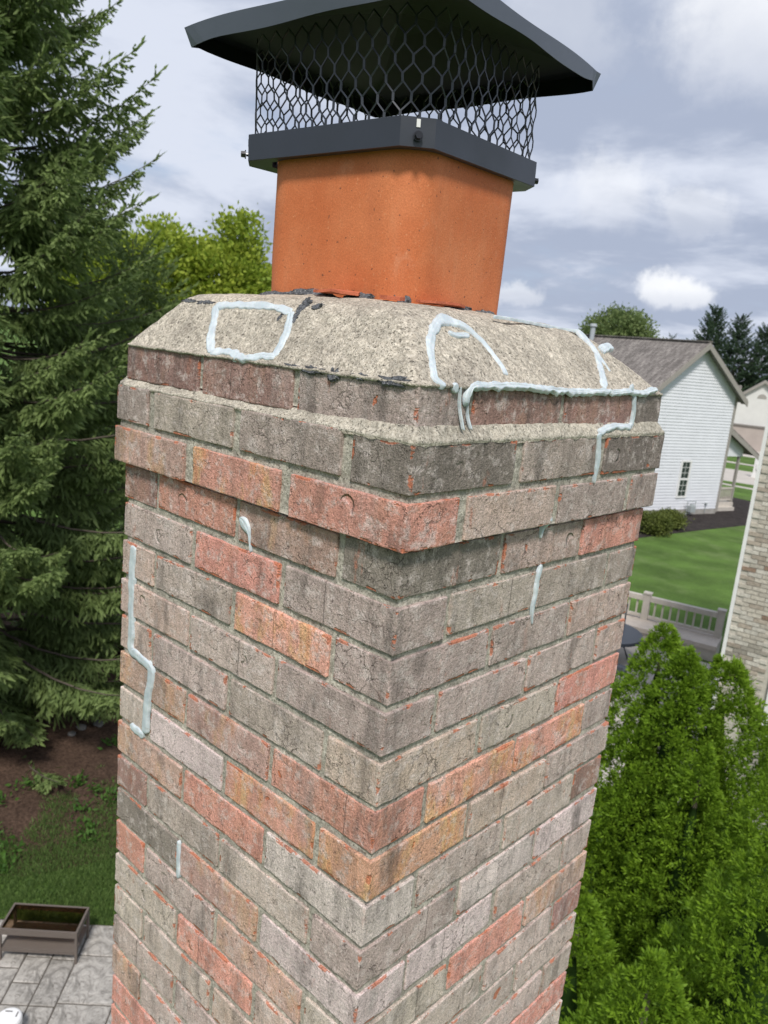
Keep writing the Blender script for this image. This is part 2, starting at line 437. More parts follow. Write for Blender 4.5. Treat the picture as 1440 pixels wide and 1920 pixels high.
m, t, b = material('turf', 0.95, 0.15)
tc = t.node('ShaderNodeTexCoord').outputs['Object']
fine = t.noise(t.mapping(tc, sc=(1, 1, 1)), 26, 4, 0.7)
midn = t.noise(tc, 1.6, 5, 0.6)
bign = t.noise(tc, 0.22, 4, 0.55)
sx_, sy_, sz_ = t.sep(t.mapping(tc, rot=(0, 0, R_(-20))))
stripe = t.m('SINE', t.m('ADD', t.m('MULTIPLY', sy_, 2.3), t.m('MULTIPLY', t.noise(tc, 0.25, 3, 0.5), 6.0)))  # mowing stripes: light off the leaning blades, painted into the turf colour
c = t.mix(t.step(fine, 0.3, 0.7), (0.055, 0.108, 0.020, 1), (0.115, 0.190, 0.042, 1))
c = t.mul(c, t.lin(midn, 0.3, 0.7, 0.82, 1.15))
c = t.mul(c, t.lin(bign, 0.3, 0.7, 0.78, 1.2))
c = t.mul(c, t.lin(stripe, -1, 1, 0.84, 1.16))
c = t.mix(t.m('MULTIPLY', t.step(t.noise(t.mapping(tc, loc=(6, 2, 0)), 0.6, 6, 0.7), 0.48, 0.70), 0.6), c, (0.150, 0.205, 0.075, 1))
setc(t, b, c, t.bump(t.m('ADD', fine, t.noise(tc, 5, 4, 0.6)), 0.6, 0.04))
M['turf'] = m
def mat_soil(name, a, bb, sc=30):
    m, t, b = material(name, 0.97, 0.15)
    tc = t.node('ShaderNodeTexCoord').outputs['Object']
    n1 = t.noise(tc, sc, 5, 0.75); n2 = t.noise(tc, 2.2, 4, 0.6)
    c = t.mul(t.mix(t.step(n1, 0.3, 0.7), a + (1,), bb + (1,)), t.lin(n2, 0.3, 0.7, 0.7, 1.3))
    setc(t, b, c, t.bump(n1, 1.0, 0.05))
    return m
M['dirt'] = mat_soil('spruce_litter', (0.045, 0.027, 0.019), (0.135, 0.085, 0.060), 22)
M['mulch'] = mat_soil('dark_mulch', (0.020, 0.017, 0.016), (0.060, 0.050, 0.046), 14)
m, t, b = material('stamped_concrete', 0.75, 0.35)
tc = t.node('ShaderNodeTexCoord').outputs['Object']
oi = t.node('ShaderNodeObjectInfo')
vv = t.vm('ADD', tc, t.scale(oi.outputs['Location'], 0.37))
vein = t.noise(vv, 5.5, 7, 0.72, dist=1.4)
c = t.mix(t.step(vein, 0.30, 0.70), (0.20, 0.185, 0.165, 1), (0.52, 0.485, 0.44, 1))
c = t.mix(t.m('MULTIPLY', t.step(t.noise(vv, 16, 5, 0.7, dist=1.0), 0.54, 0.66), 0.7), c, (0.13, 0.115, 0.10, 1))
c = t.mul(c, t.lin(oi.outputs['Random'], 0, 1, 0.88, 1.12))
setc(t, b, c, t.bump(vein, 1.0, 0.03))
M['patio'] = m
m, t, b = material('patio_joint', 0.95, 0.2)
setc(t, b, (0.085, 0.072, 0.058))
M['joint'] = m
def mat_plain(name, col, rough=0.6, var=0.12, sc=8.0, spec=0.4, bump=0.0):
    m, t, b = material(name, rough, spec)
    tc = t.node('ShaderNodeTexCoord').outputs['Object']
    n = t.noise(tc, sc, 5, 0.6)
    setc(t, b, t.mul(t.mix(0.0, col + (1,), col + (1,)), t.lin(n, 0.3, 0.7, 1 - var, 1 + var)), t.bump(n, bump, 0.01) if bump else None)
    return m
M['wicker'] = None
m, t, b = material('brown_wicker', 0.7, 0.3)
tc = t.node('ShaderNodeTexCoord').outputs['Object']
wv = t.node('ShaderNodeTexWave', {'Vector': tc, 'Scale': 45.0, 'Distortion': 0.4}, bands_direction='DIAGONAL').outputs['Fac']
setc(t, b, t.mix(wv, (0.075, 0.058, 0.048, 1), (0.21, 0.175, 0.150, 1)), t.bump(wv, 0.6, 0.004))
M['wicker'] = m
m, t, b = material('smoked_glass', 0.03, 0.5)
b.inputs['Transmission Weight'].default_value = 1.0
setc(t, b, (0.42, 0.30, 0.21))
M['dark_glass'] = m
M['white_plastic'] = mat_plain('white_plastic', (0.78, 0.77, 0.76), 0.35, 0.04)
M['dark_plastic'] = mat_plain('dark_plastic', (0.06, 0.055, 0.05), 0.5, 0.1)
M['siding'] = mat_plain('white_siding', (0.70, 0.705, 0.735), 0.5, 0.05, 1.5)
M['trim_taupe'] = mat_plain('taupe_trim', (0.31, 0.285, 0.255), 0.6, 0.08)
M['trim_white'] = mat_plain('white_trim', (0.76, 0.75, 0.73), 0.5, 0.05)
M['soffit'] = mat_plain('soffit', (0.22, 0.205, 0.19), 0.7, 0.08)
M['foundation'] = mat_plain('foundation', (0.34, 0.32, 0.29), 0.9, 0.15, 4)
M['tan_deck'] = mat_plain('tan_deck_boards', (0.52, 0.455, 0.395), 0.7, 0.12, 6)
M['tan_rail'] = mat_plain('tan_railing', (0.50, 0.455, 0.40), 0.65, 0.10, 6)
M['slate'] = mat_plain('slate_table', (0.055, 0.065, 0.085), 0.4, 0.12, 6)
M['concrete'] = mat_plain('pale_concrete', (0.47, 0.43, 0.385), 0.85, 0.12, 0.8)
M['beige'] = mat_plain('beige_wall', (0.40, 0.345, 0.31), 0.85, 0.08, 1.0)
M['ivory'] = mat_plain('ivory_siding', (0.66, 0.65, 0.62), 0.6, 0.05, 1.0)
M['meter'] = mat_plain('grey_meter', (0.33, 0.36, 0.36), 0.5, 0.1)
M['pipe'] = mat_plain('galvanised_pipe', (0.40, 0.43, 0.46), 0.45, 0.1)
M['stone'] = mat_plain('pale_stone', (0.14, 0.135, 0.13), 0.9, 0.25, 9, bump=0.6)
m, t, b = material('window_glass', 0.06, 0.6)
setc(t, b, (0.035, 0.045, 0.045))
M['glass'] = m
m, t, b = material('roof_shingle', 0.95, 0.2)
tc = t.node('ShaderNodeTexCoord').outputs['Object']
bt = t.node('ShaderNodeTexBrick', {'Vector': tc, 'Color1': (0.16, 0.142, 0.132, 1), 'Color2': (0.29, 0.262, 0.24, 1), 'Mortar': (0.10, 0.09, 0.082, 1), 'Scale': 1.0, 'Mortar Size': 0.012, 'Brick Width': 0.33, 'Row Height': 0.14})
c = t.mul(bt.outputs['Color'], t.lin(t.noise(tc, 5, 5, 0.7), 0.3, 0.7, 0.75, 1.25))
c = t.mul(c, t.lin(t.noise(tc, 0.7, 4, 0.6), 0.3, 0.7, 0.85, 1.15))
setc(t, b, c, t.bump(bt.outputs['Fac'], 0.5, 0.01))
M['shingle'] = m
m, t, b = material('buff_brick', 0.9, 0.25)
oi = t.node('ShaderNodeObjectInfo')
tc = t.node('ShaderNodeTexCoord').outputs['Object']
vv = t.vm('ADD', tc, t.scale(oi.outputs['Location'], 3.0))
c = t.mul(oi.outputs['Color'], t.lin(t.noise(vv, 22, 5, 0.7), 0.3, 0.7, 0.72, 1.25))
setc(t, b, c, t.bump(t.noise(vv, 60, 3, 0.6), 0.6, 0.006))
M['buff'] = m
M['buff_mortar'] = mat_plain('buff_mortar', (0.50, 0.465, 0.40), 0.95, 0.15, 12)
m, t, b = material('lower_brickwork', 0.92, 0.25)
tc = t.node('ShaderNodeTexCoord').outputs['Object']
bt = t.node('ShaderNodeTexBrick', {'Vector': t.mapping(tc, rot=(R_(90), 0, 0)), 'Color1': (0.26, 0.22, 0.19, 1), 'Color2': (0.36, 0.18, 0.13, 1), 'Mortar': (0.3, 0.29, 0.23, 1), 'Scale': 1.0, 'Mortar Size': 0.011, 'Brick Width': 0.214, 'Row Height': 0.0677})
setc(t, b, bt.outputs['Color'])
M['lower'] = m

# ------------------------------------------------------------------ ground and roads (setting)
def sheet(name, poly, z, mat, sub=None):
    me = pyd(name, [(x, y, z) for x, y in poly], [tuple(range(len(poly)))])
    o = link(name, me, mat)
    tag(o, kind='structure')
    return o
g = 900
sheet('ground', [(-g, -g), (g, -g), (g, g), (-g, g)], ZG, M['turf'])
TR = (-13.0, 4.3)      # spruce trunk
poly = []
for i in range(48):
    a = 2 * math.pi * i / 48
    r = 4.75 + 0.45 * math.sin(3 * a + 1) + 0.5 * mnoise.noise(Vector((math.cos(a) * 3, math.sin(a) * 3, 2)))
    poly.append((TR[0] + r * math.cos(a), TR[1] + r * math.sin(a)))
sheet('soil_bed', poly, ZG + 0.006, M['dirt'])
sheet('mulch_bed', [(-17.5, 28.6), (-13.2, 30.4), (-12.55, 34.4), (-11.65, 39.0), (-12.3, 44), (-14.1, 46.9), (-15.6, 47.1), (-16, 42), (-17.5, 36)], ZG + 0.008, M['mulch'])
sheet('street', [(-60, 50.0), (-18.52, 53.9), (-16.39, 54.3), (30, 60), (30, 67.5), (-19.3, 61.6), (-20.8, 61.3), (-60, 57)], ZG + 0.006, M['concrete'])
sheet('sidewalk', [(-60, 62.6), (-21, 65.9), (30, 71), (30, 72), (-21, 66.9), (-60, 63.6)], ZG + 0.006, M['concrete'])
sheet('front_walk', [(-19, 51.8), (-10, 51.9), (10, 54), (10, 54.7), (-10, 52.6), (-19, 52.5)], ZG + 0.006, M['concrete'])
sheet('driveway', [(-30, 72), (-16, 74), (-16, 82), (-30, 82)], ZG + 0.007, M['concrete'])
sheet('neighbour_patio', [(-9.5, 11.0), (-3.4, 11.0), (-3.4, 18.6), (-9.5, 18.6)], ZG + 0.010, M['concrete'])

# ------------------------------------------------------------------ stamped patio with separate slabs
U = Vector((0.70711, 0.70711, 0)); V_ = Vector((-0.70711, 0.70711, 0))
def uv(u, v, z=ZG): return (u * U.x + v * V_.x, u * U.y + v * V_.y, z)
patio = empty('patio', uv(-2.6, 6.3))
tag(patio, kind='structure')
bed = MB(); bed.add([Vector(uv(*q)) - patio.location for q in ((-7.0, 3.5), (0.5, 3.5), (0.5, 7.26), (-7.0, 7.26))], [(0, 1, 2, 3)])
bo = bed.build('patio_bed', M['joint'], patio); bo.location.z = 0.012
slabs = []
ucuts = [-7.0, -6.4, -5.75, -5.2, -4.55, -4.0, -3.6, -3.17, -2.885, -2.616, -2.045, -1.5, -0.9, -0.3, 0.5]
for i in range(len(ucuts) - 1):
    u0, u1 = ucuts[i], ucuts[i + 1]
    if i == 7: vs = [4.6, 5.45, 6.075, 6.36, 6.72, 7.25]
    elif i == 8: vs = [4.6, 5.3, 6.075, 6.70, 7.25]
    elif i == 9: vs = [4.6, 5.5, 6.125, 6.78, 7.25]
    elif i == 6: vs = [4.6, 5.2, 6.075, 6.55, 7.25]
    else:
        vs = [4.6]
        while vs[-1] < 6.8: vs.append(vs[-1] + random.uniform(0.4, 0.75))
        vs.append(7.25) if 7.25 - vs[-1] > 0.12 else vs.__setitem__(-1, 7.25)
    for k in range(len(vs) - 1):
        slabs.append((u0, u1, vs[k], vs[k + 1]))
for u0, u1, v0, v1 in slabs:
    gp = 0.007
    cu, cv = (u0 + u1) / 2, (v0 + v1) / 2
    hu, hv = (u1 - u0) / 2 - gp, (v1 - v0) / 2 - gp
    zt = 0.026 + random.uniform(-0.002, 0.002)
    vv_ = []; ff_ = []
    for lev, (ins, z) in enumerate(((0, 0.013), (0, zt - 0.008), (0.010, zt))):
        for sx, sy in ((-1, -1), (1, -1), (1, 1), (-1, 1)):
            p = U * (sx * (hu - ins)) + V_ * (sy * (hv - ins))
            vv_.append((p.x, p.y, z))
    for l in range(2):
        for k in range(4):
            ff_.append((l * 4 + k, l * 4 + (k + 1) % 4, (l + 1) * 4 + (k + 1) % 4, (l + 1) * 4 + k))
    ff_.append((8, 9, 10, 11))
    so = link('slab', pyd('slab', vv_, ff_), M['patio'], patio)
    so.location = Vector(uv(cu, cv)) - patio.location

# ------------------------------------------------------------------ chimney
chim = empty('chimney', (0, 0, ZG))
tag(chim, 'weathered square brick chimney with mortar crown and grey sealant smears', 'chimney')
def cl(o):      # chimney parts are modelled in scene coordinates
    o.parent = chim
    o.location = Vector(o.location) - chim.location
    return o
Wd = 0.632; HC = 0.0677; BL_, BW_, BH_ = 0.2033, 0.0962, 0.0575

def brick_mesh(seed):
    hx, hy, hz = BL_ / 2, BW_ / 2, BH_ / 2
    def ticks(h, n):
        a = [-h, -h + 0.0012, -h + 0.0026, -h + 0.005]
        m_ = [-h + 0.005 + (2 * h - 0.010) * i / n for i in range(1, n)]
        return a + m_ + [-q for q in reversed(a)]
    TX, TY, TZ = ticks(hx, 20), ticks(hy, 9), ticks(hz, 6)
    nx, ny, nzz = len(TX) - 1, len(TY) - 1, len(TZ) - 1
    idx = {}; vs = []; fs = []
    def vid(i, j, k):
        if (i, j, k) not in idx:
            idx[(i, j, k)] = len(vs)
            vs.append(Vector((TX[i], TY[j], TZ[k])))
        return idx[(i, j, k)]
    for i in range(nx):
        for j in range(ny):
            fs.append((vid(i, j, 0), vid(i, j + 1, 0), vid(i + 1, j + 1, 0), vid(i + 1, j, 0)))
            fs.append((vid(i, j, nzz), vid(i + 1, j, nzz), vid(i + 1, j + 1, nzz), vid(i, j + 1, nzz)))
    for i in range(nx):
        for k in range(nzz):
            fs.append((vid(i, 0, k), vid(i + 1, 0, k), vid(i + 1, 0, k + 1), vid(i, 0, k + 1)))
            fs.append((vid(i, ny, k), vid(i, ny, k + 1), vid(i + 1, ny, k + 1), vid(i + 1, ny, k)))
    for j in range(ny):
        for k in range(nzz):
            fs.append((vid(0, j, k), vid(0, j, k + 1), vid(0, j + 1, k + 1), vid(0, j + 1, k)))
            fs.append((vid(nx, j, k), vid(nx, j + 1, k), vid(nx, j + 1, k + 1), vid(nx, j, k + 1)))
    out = []
    for p in vs:
        r = 0.0012 + 0.0014 * max(0, nz(p, 30, seed)) + 0.007 * max(0, nz(p, 22, seed + 40) - 0.42)
        q = Vector((max(-hx + r, min(hx - r, p.x)), max(-hy + r, min(hy - r, p.y)), max(-hz + r, min(hz - r, p.z))))
        d = p - q
        nrm = d.normalized() if d.length > 1e-7 else Vector((0, 0, 0))
        n = q + nrm * r
        n += nrm * (0.0010 * nz(p, 40, seed + 5) + 0.0006 * nz(p, 110, seed + 9) - 0.0022 * max(0, nz(p, 26, seed + 70) - 0.40))
        out.append(n)
    me = pyd('brick', out, fs)
    me.materials.append(M['brick'])
    me.polygons.foreach_set('use_smooth', np.ones(len(me.polygons), bool))
    return me
BM = [brick_mesh(11.3 * i + 2) for i in range(10)]
PAL = {'G': ((0.470, 0.381, 0.330), 0.0), 'D': ((0.265, 0.217, 0.190), 0.0), 'L': ((0.610, 0.505, 0.468), 0.0), 'P': ((0.540, 0.410, 0.350), 0.08),
       'R': ((0.650, 0.310, 0.245), 0.10), 'Y': ((0.700, 0.355, 0.272), 0.8), 'O': ((0.70, 0.40, 0.26), 0.9), 'B': ((0.340, 0.205, 0.175), 0.1), 'M': ((0.51, 0.340, 0.280), 0.4)}
LAY = {'C': ('GBB', 'BBD'), 'B': ('GGG', 'DGD'), 'A': ('RYM', 'PGG'), 1: ('MRB', 'DPR'), 2: ('GRG', 'GGG'), 3: ('YGP', 'GGP'), 4: ('GGP', 'GGP'),
       5: ('GGP', 'PGR'), 6: ('RMM', 'YYG'), 7: ('YLG', 'OPG'), 8: ('LRM', 'GGB'), 9: ('GGB', 'GLL'), 10: ('LMD', 'LGG'), 11: ('MGR', 'GRM'),
       12: ('PRG', 'GGB'), 13: ('PGG', 'GGG'), 14: ('GGG', 'RGG'), 15: ('GGM', 'LGR'), 16: ('MGR', 'GLG')}
def put_brick(x, y, z, along_y, key, kx=0.0):
    wash = (1.0 if z < -0.05 else 0.90) + (0.22 if key not in 'RYO' else 0.06) * max(0.0, min(1.0, -z / 0.75))      # lower courses are cleaner and paler
    o = bpy.data.objects.new('brick', random.choice(BM))
    COL.objects.link(o)
    o.parent = chim
    j = lambda s: random.uniform(-s, s)
    o.location = (x + j(0.0010), y + j(0.0010), z + j(0.0012) - ZG)
    o.rotation_euler = (j(0.008), j(0.006), (math.pi / 2 if along_y else 0) + (math.pi if random.random() < 0.5 else 0) + j(0.008))
    o.scale = (1 + j(0.010), 1 + j(0.012), 1 + j(0.022))
    (r, g_, b_), fl = PAL[key]
    f = random.uniform(0.88, 1.12) * wash
    o.color = (r * f, g_ * f * random.uniform(0.96, 1.04), b_ * f, fl)
    return o
def course(zc, typ, e, keys):
    """typ P: stretchers along the face y=0; typ Q: stretchers along the face x=0. e: corbel projection"""
    kl, kr = keys
    full = Wd + 2 * e
    j3 = (full - 3 * BL_) / 2
    rk = lambda: random.choice('GGGLPRMD')
    c0 = [BL_ / 2, full / 2, full - BL_ / 2]                       # three stretchers
    jm = (full - 2 * BW_ - 2 * BL_) / 3
    c1 = [BW_ + jm + BL_ / 2, BW_ + 2 * jm + 1.5 * BL_]             # two stretchers between headers
    if typ == 'P':
        for i, c in enumerate(c0):
            put_brick(e - c, -e + BW_ / 2, zc, False, kl[i])
            put_brick(e - c, -e + full - BW_ / 2, zc, False, kr[2] if i == 0 else rk())
        for i, c in enumerate(c1):
            put_brick(e - BW_ / 2, -e + c, zc, True, kr[i])
            put_brick(e - full + BW_ / 2, -e + c, zc, True, rk())
    else:
        for i, c in enumerate(c0):
            put_brick(e - BW_ / 2, -e + c, zc, True, kr[i])
            put_brick(e - full + BW_ / 2, -e + c, zc, True, kl[2] if i == 0 else rk())
        for i, c in enumerate(c1):
            put_brick(e - c, -e + BW_ / 2, zc, False, kl[i])
            put_brick(e - c, -e + full - BW_ / 2, zc, False, rk())
course(0.165, 'P', 0.0, LAY['C'])
course(0.0965, 'Q', 0.0105, LAY['B'])
course(0.0290, 'P', 0.0115, LAY['A'])
for k in range(1, 21):
    keys = LAY.get(k) or (''.join(random.choice('GGGLPRMD') for _ in range(3)), ''.join(random.choice('GGGLPRMD') for _ in range(3)))
    course(-(k - 0.5) * HC, 'Q' if k % 2 else 'P', 0.0, keys)

# mortar that fills the joints: one lumpy body per lift, set back from the brick faces
def lumpy_ring(name, zs_e, mat, amp, seed, rr=0.004, nper=300, cx=-Wd / 2, cy=Wd / 2, step=None):
    """zs_e: list of (z, outset e, corner radius); closed rounded-square rings joined into a skin"""
    v = []; f = []
    n = nper
    for (z, e, cr) in zs_e:
        h = Wd / 2 + e
        for k in range(n):
            a = 4.0 * k / n
            side = int(a); s = (a - side) * 2 - 1
            px, py = ((s, -1), (1, s), (-s, 1), (-1, -s))[side]
            p = Vector((px * h, py * h, 0))
            q = Vector((max(-h + cr, min(h - cr, p.x)), max(-h + cr, min(h - cr, p.y)), 0))
            d = p - q
            nn = d.normalized() if d.length > 1e-6 else Vector((px if abs(px) >= 1 else 0, py if abs(py) >= 1 else 0, 0))
            w = q + nn * cr + Vector((cx, cy, z))
            w += nn * amp * (nz(w, 55, seed) + 0.6 * nz(w, 150, seed + 3))
            w.z += 0.3 * amp * nz(w, 70, seed + 8)
            if name == 'mortar_shelf' and side == 0:
                fade = min(1.0, (1 - s) * 1.2)
                w.z = 0.124 + (w.z - 0.124) * (1 - 0.42 * fade) + 0.0022 * fade * nz(w, 34, 21)
                w.y += 0.0025 * fade
            v.append(w)
    m_ = len(zs_e)
    for i in range(m_ - 1):
        for k in range(n):
            k2 = (k + 1) % n
            f.append((i * n + k, i * n + k2, (i + 1) * n + k2, (i + 1) * n + k))
    f.append(tuple(range(n))); f.append(tuple(reversed(range((m_ - 1) * n, m_ * n))))
    o = link(name, pyd(name, v, f), mat, None, True)
    return cl(o)
zs = [(-1.354 + 1.354 * i / 220, -0.0038, 0.004) for i in range(221)]
lumpy_ring('mortar', [(z, e, c) for z, e, c in zs], M['mortar'], 0.0018, 1.0)
lumpy_ring('mortar', [(0.0005 + 0.1235 * i / 24, 0.0072, 0.004) for i in range(25)], M['mortar'], 0.0018, 2.0)
lumpy_ring('mortar', [(0.142 + 0.052 * i / 14, -0.0035, 0.004) for i in range(15)], M['mortar'], 0.0016, 3.0)
# mortar shelf washed over the projecting course
lumpy_ring('mortar_shelf', [(0.122, 0.0085, 0.006), (0.1265, 0.0125, 0.008), (0.1300, 0.0115, 0.008), (0.1335, 0.0085, 0.007), (0.1375, 0.0055, 0.006), (0.1415, 0.0025, 0.005), (0.1450, 0.0005, 0.005), (0.149, -0.006, 0.005)], M['shelf'], 0.0026, 4.0, nper=420)
low = MB(); low.box(-Wd, 0, 0, Wd, ZG, -1.355)
cl(low.build('lower_shaft', M['lower']))

# crown: sloped wash rising to the flue
AYF, AXR, ABK, ALF, ZB, ZT = 0.064, 0.090, 0.110, 0.058, 0.194, 0.276
def crown():
    n = 480
    prof = [(0.0, 0.1885), (-0.003, 0.1895), (-0.0035, 0.1925), (0.0, ZB)]
    rows = []
    for i in range(1, 27): rows.append((i / 26.0, ZB + (ZT - ZB) * i / 26.0))
    v = []; f = []
    rings = [(p[0], None, p[1]) for p in prof] + [(None, s, z) for s, z in rows]
    for i in range(1, 22):
        q = i / 21.0
        rings.append((None, 1.0 + q, ZT + 0.016 * (1 - (1 - q) ** 1.8)))
    FB = 0.14
    for (ins, s, z) in rings:
        if s is None:
            iy, ix, ib, il, cr = ins, ins, ins, ins, 0.010
        elif s <= 1:
            iy, ix, ib, il, cr = AYF * s, AXR * s, ABK * s, ALF * s, 0.006 + 0.016 * s
        else:
            q = s - 1
            iy = AYF + (0.155 - AYF) * q; ix = AXR + (0.195 - AXR) * q; ib = ABK + (0.21 - ABK) * q; il = ALF + (0.17 - ALF) * q; cr = 0.022 + 0.03 * q
        x0, x1, y0, y1 = -Wd + il, -ix, iy, Wd - ib
        hx, hy = (x1 - x0) / 2, (y1 - y0) / 2
        for k in range(n):
            a = 4.0 * k / n
            sd_ = int(a); t_ = (a - sd_) * 2 - 1
            px, py = ((t_, -1), (1, t_), (-t_, 1), (-1, -t_))[sd_]
            p = Vector((px * hx, py * hy, 0))
            q_ = Vector((max(-hx + cr, min(hx - cr, p.x)), max(-hy + cr, min(hy - cr, p.y)), 0))
            d = p - q_
            w = (q_ + (d.normalized() * min(cr, 10) if d.length > 1e-6 else d)) + Vector(((x0 + x1) / 2, (y0 + y1) / 2, z))
            # soften the arris between the slope and the top
            if s is not None:
                w.z -= 0.0035 * math.exp(-((s - 1) / 0.08) ** 2)
            am = 0.0016 if s is not None else 0.001
            w.z += am * nz(w, 26, 3.0) + 0.0011 * nz(w, 90, 5.0) + (0.004 * nz(w, 8, 9.0) if s and s > 0.1 else 0)
            w += Vector((px, py, 0)) * 0.0012 * nz(w, 60, 2.0)
            v.append(w)
    m_ = len(rings)
    for i in range(m_ - 1):
        for k in range(n):
            k2 = (k + 1) % n
            f.append((i * n + k, i * n + k2, (i + 1) * n + k2, (i + 1) * n + k))
    f.append(tuple(range(n))); f.append(tuple(reversed(range((m_ - 1) * n, m_ * n))))
    return cl(link('crown', pyd('crown', v, f), M['crown'], None, True))
crown()

# clay flue tile
FC = Vector((-0.337, 0.290, 0)); FY = 0.098
def rsq(b_, r, n=12):
    pts = []
    for sx, sy, a0 in ((1, 1, 0), (-1, 1, 90), (-1, -1, 180), (1, -1, 270)):
        for i in range(n + 1):
            a = R_(a0 + 90.0 * i / n)
            pts.append((sx * (b_ - r) + r * math.cos(a), sy * (b_ - r) + r * math.sin(a)))
    return pts
def flue():
    v = []; f = []
    prof = [(0.146, 0.054, 0.26), (0.1475, 0.054, 0.35), (0.1480, 0.054, 0.45), (0.1478, 0.054, 0.512), (0.145, 0.052, 0.516), (0.126, 0.036, 0.516), (0.124, 0.035, 0.40), (0.124, 0.035, 0.26)]
    for b_, r, z in prof:
        for x, y in rsq(b_, r):
            w = Vector((x, y, 0)); w.rotate(Matrix.Rotation(FY, 3, 'Z')); w += FC; w.z = z
            w += Vector((x, y, 0)).normalized() * 0.0012 * nz(w, 12, 4)
            v.append(w)
    n = len(rsq(0.14, 0.05))
    for i in range(len(prof) - 1):
        for k in range(n):
            k2 = (k + 1) % n
            f.append((i * n + k, i * n + k2, (i + 1) * n + k2, (i + 1) * n + k))
    return cl(link('flue_tile', pyd('flue_tile', v, f), M['flue'], None, True))
flue()

# ------------------------------------------------------------------ sealant beads and patches
def catmull(P, step):
    P = [Vector(p) for p in P]; out = []
    for i in range(len(P) - 1):
        p0 = P[max(i - 1, 0)]; p1 = P[i]; p2 = P[i + 1]; p3 = P[min(i + 2, len(P) - 1)]
        n = max(2, int((p2 - p1).length / step))
        for k in range(n):
            s = k / n
            q = 0.5 * ((2 * p1) + (p2 - p0) * s + (2 * p0 - 5 * p1 + 4 * p2 - p3) * s * s + (3 * p1 - p0 - 3 * p2 + p3) * s ** 3)
            out.append((q, (i + s) / (len(P) - 1)))
    out.append((P[-1], 1.0))
    return out
bead_n = [0]
def bead(name, pts, width, normal, height, mat, wob=0.25, ridge=0.25, widths=None, rough=0.0, label=None):
    bead_n[0] += 1
    sd_ = bead_n[0] * 13.7
    path = catmull(pts, 0.0022)
    N = Vector(normal).normalized()
    K = 13
    v = []; f = []
    L = len(path)
    for i, (p, s) in enumerate(path):
        tng = (path[min(i + 1, L - 1)][0] - path[max(i - 1, 0)][0]).normalized()
        side = tng.cross(N).normalized()
        arc = i * 0.0022
        endt = min(1.0, (i + 0.6) / 3.0, (L - i - 0.4) / 3.0) ** 0.5
        w = width
        if widths:
            x = s * (len(widths) - 1); k0 = min(int(x), len(widths) - 2); w = widths[k0] + (widths[k0 + 1] - widths[k0]) * (x - k0)
        w *= 0.98
        wL = w * 0.5 * (1 + 1.7 * wob * mnoise.noise(Vector((arc * 70, sd_, 0))) + 0.4 * wob * mnoise.noise(Vector((arc * 260, sd_, 3)))) * endt
        wR = w * 0.5 * (1 + 1.7 * wob * mnoise.noise(Vector((arc * 75, sd_, 9))) + 0.4 * wob * mnoise.noise(Vector((arc * 240, sd_, 5)))) * endt
        hh = 0.46 * height * (0.55 + 0.45 * min(1, w / width)) * (1 + 0.22 * mnoise.noise(Vector((arc * 90, sd_, 17)))) * (0.4 + 0.6 * endt)
        for k in range(K):
            a = -1.0 + 2.0 * k / (K - 1)
            prof = (1 - abs(a) ** 5)
            z = hh * (prof * (1 + 1.6 * ridge * mnoise.noise(Vector((a * 4.2, arc * 22, sd_ + 30))) + 0.5 * ridge * mnoise.noise(Vector((a * 9, arc * 60, sd_ + 60)))) ) - 0.0035 * (abs(a) > 0.99)
            if rough:
                z += rough * mnoise.noise(Vector((a * 4, arc * 260, sd_)))
            v.append(p + side * (a * (wR if a > 0 else wL)) + N * z)
    for i in range(L - 1):
        for k in range(K - 1):
            f.append((i * K + k, (i + 1) * K + k, (i + 1) * K + k + 1, i * K + k + 1))
    f.append(tuple(range(K))); f.append(tuple(reversed(range((L - 1) * K, L * K))))
    o = link(name, pyd(name, v, f), mat, None, True)
    if label: o['label'] = label
    return cl(o)
NF = (0, -0.788, 0.615); NR = (0.682, 0, 0.731); NX = (1, 0, 0); NY = (0, -1, 0); NXU = (0.8, 0, 0.6)
S = M['sealant']
bead('sealant_bead', [(-0.4707,0.0544,0.2637),(-0.4111,0.0573,0.2674),(-0.3659,0.0579,0.2682),(-0.3207,0.0568,0.2668),(-0.2897,0.0528,0.2617)], 0.0150, NF, 0.0045, S)
bead('sealant_bead', [(-0.2897,0.0528,0.2617),(-0.2764,0.0393,0.2444),(-0.2678,0.0235,0.2241),(-0.2606,0.0056,0.2012)], 0.0150, NF, 0.0045, S)
bead('sealant_bead', [(-0.2596,0.0049,0.2002),(-0.2877,0.0046,0.1999),(-0.3134,-0.0003,0.1946),(-0.3447,0.0025,0.1972),(-0.3716,0.0042,0.1993),(-0.4001,0.0015,0.1959)], 0.0145, NF, 0.0050, S, wob=0.4)
bead('sealant_bead', [(-0.4001,0.0015,0.1959),(-0.4254,0.0165,0.2152),(-0.4475,0.0369,0.2413),(-0.4707,0.0544,0.2637)], 0.0155, NF, 0.0045, S)
bead('sealant_bead', [(0.0021,0.0436,0.1921),(-0.0058,0.0334,0.1994),(-0.0271,0.0489,0.2193),(-0.0451,0.0652,0.2360),(-0.0698,0.1004,0.2591),(-0.0803,0.1300,0.2689),(-0.0766,0.1566,0.2654),(-0.0695,0.1723,0.2587),(-0.0560,0.1852,0.2462),(-0.0408,0.1877,0.2320),(-0.0244,0.1887,0.2168),(-0.0139,0.1862,0.2070)], 0.013, NR, 0.0048, S, widths=[0.013, 0.012, 0.012, 0.013, 0.016, 0.022, 0.017, 0.014, 0.012, 0.011, 0.011, 0.011])
bead('sealant_bead', [(-0.0646,0.1224,0.2542),(-0.0609,0.1354,0.2508),(-0.0640,0.1621,0.2536)], 0.010, NR, 0.004, S)
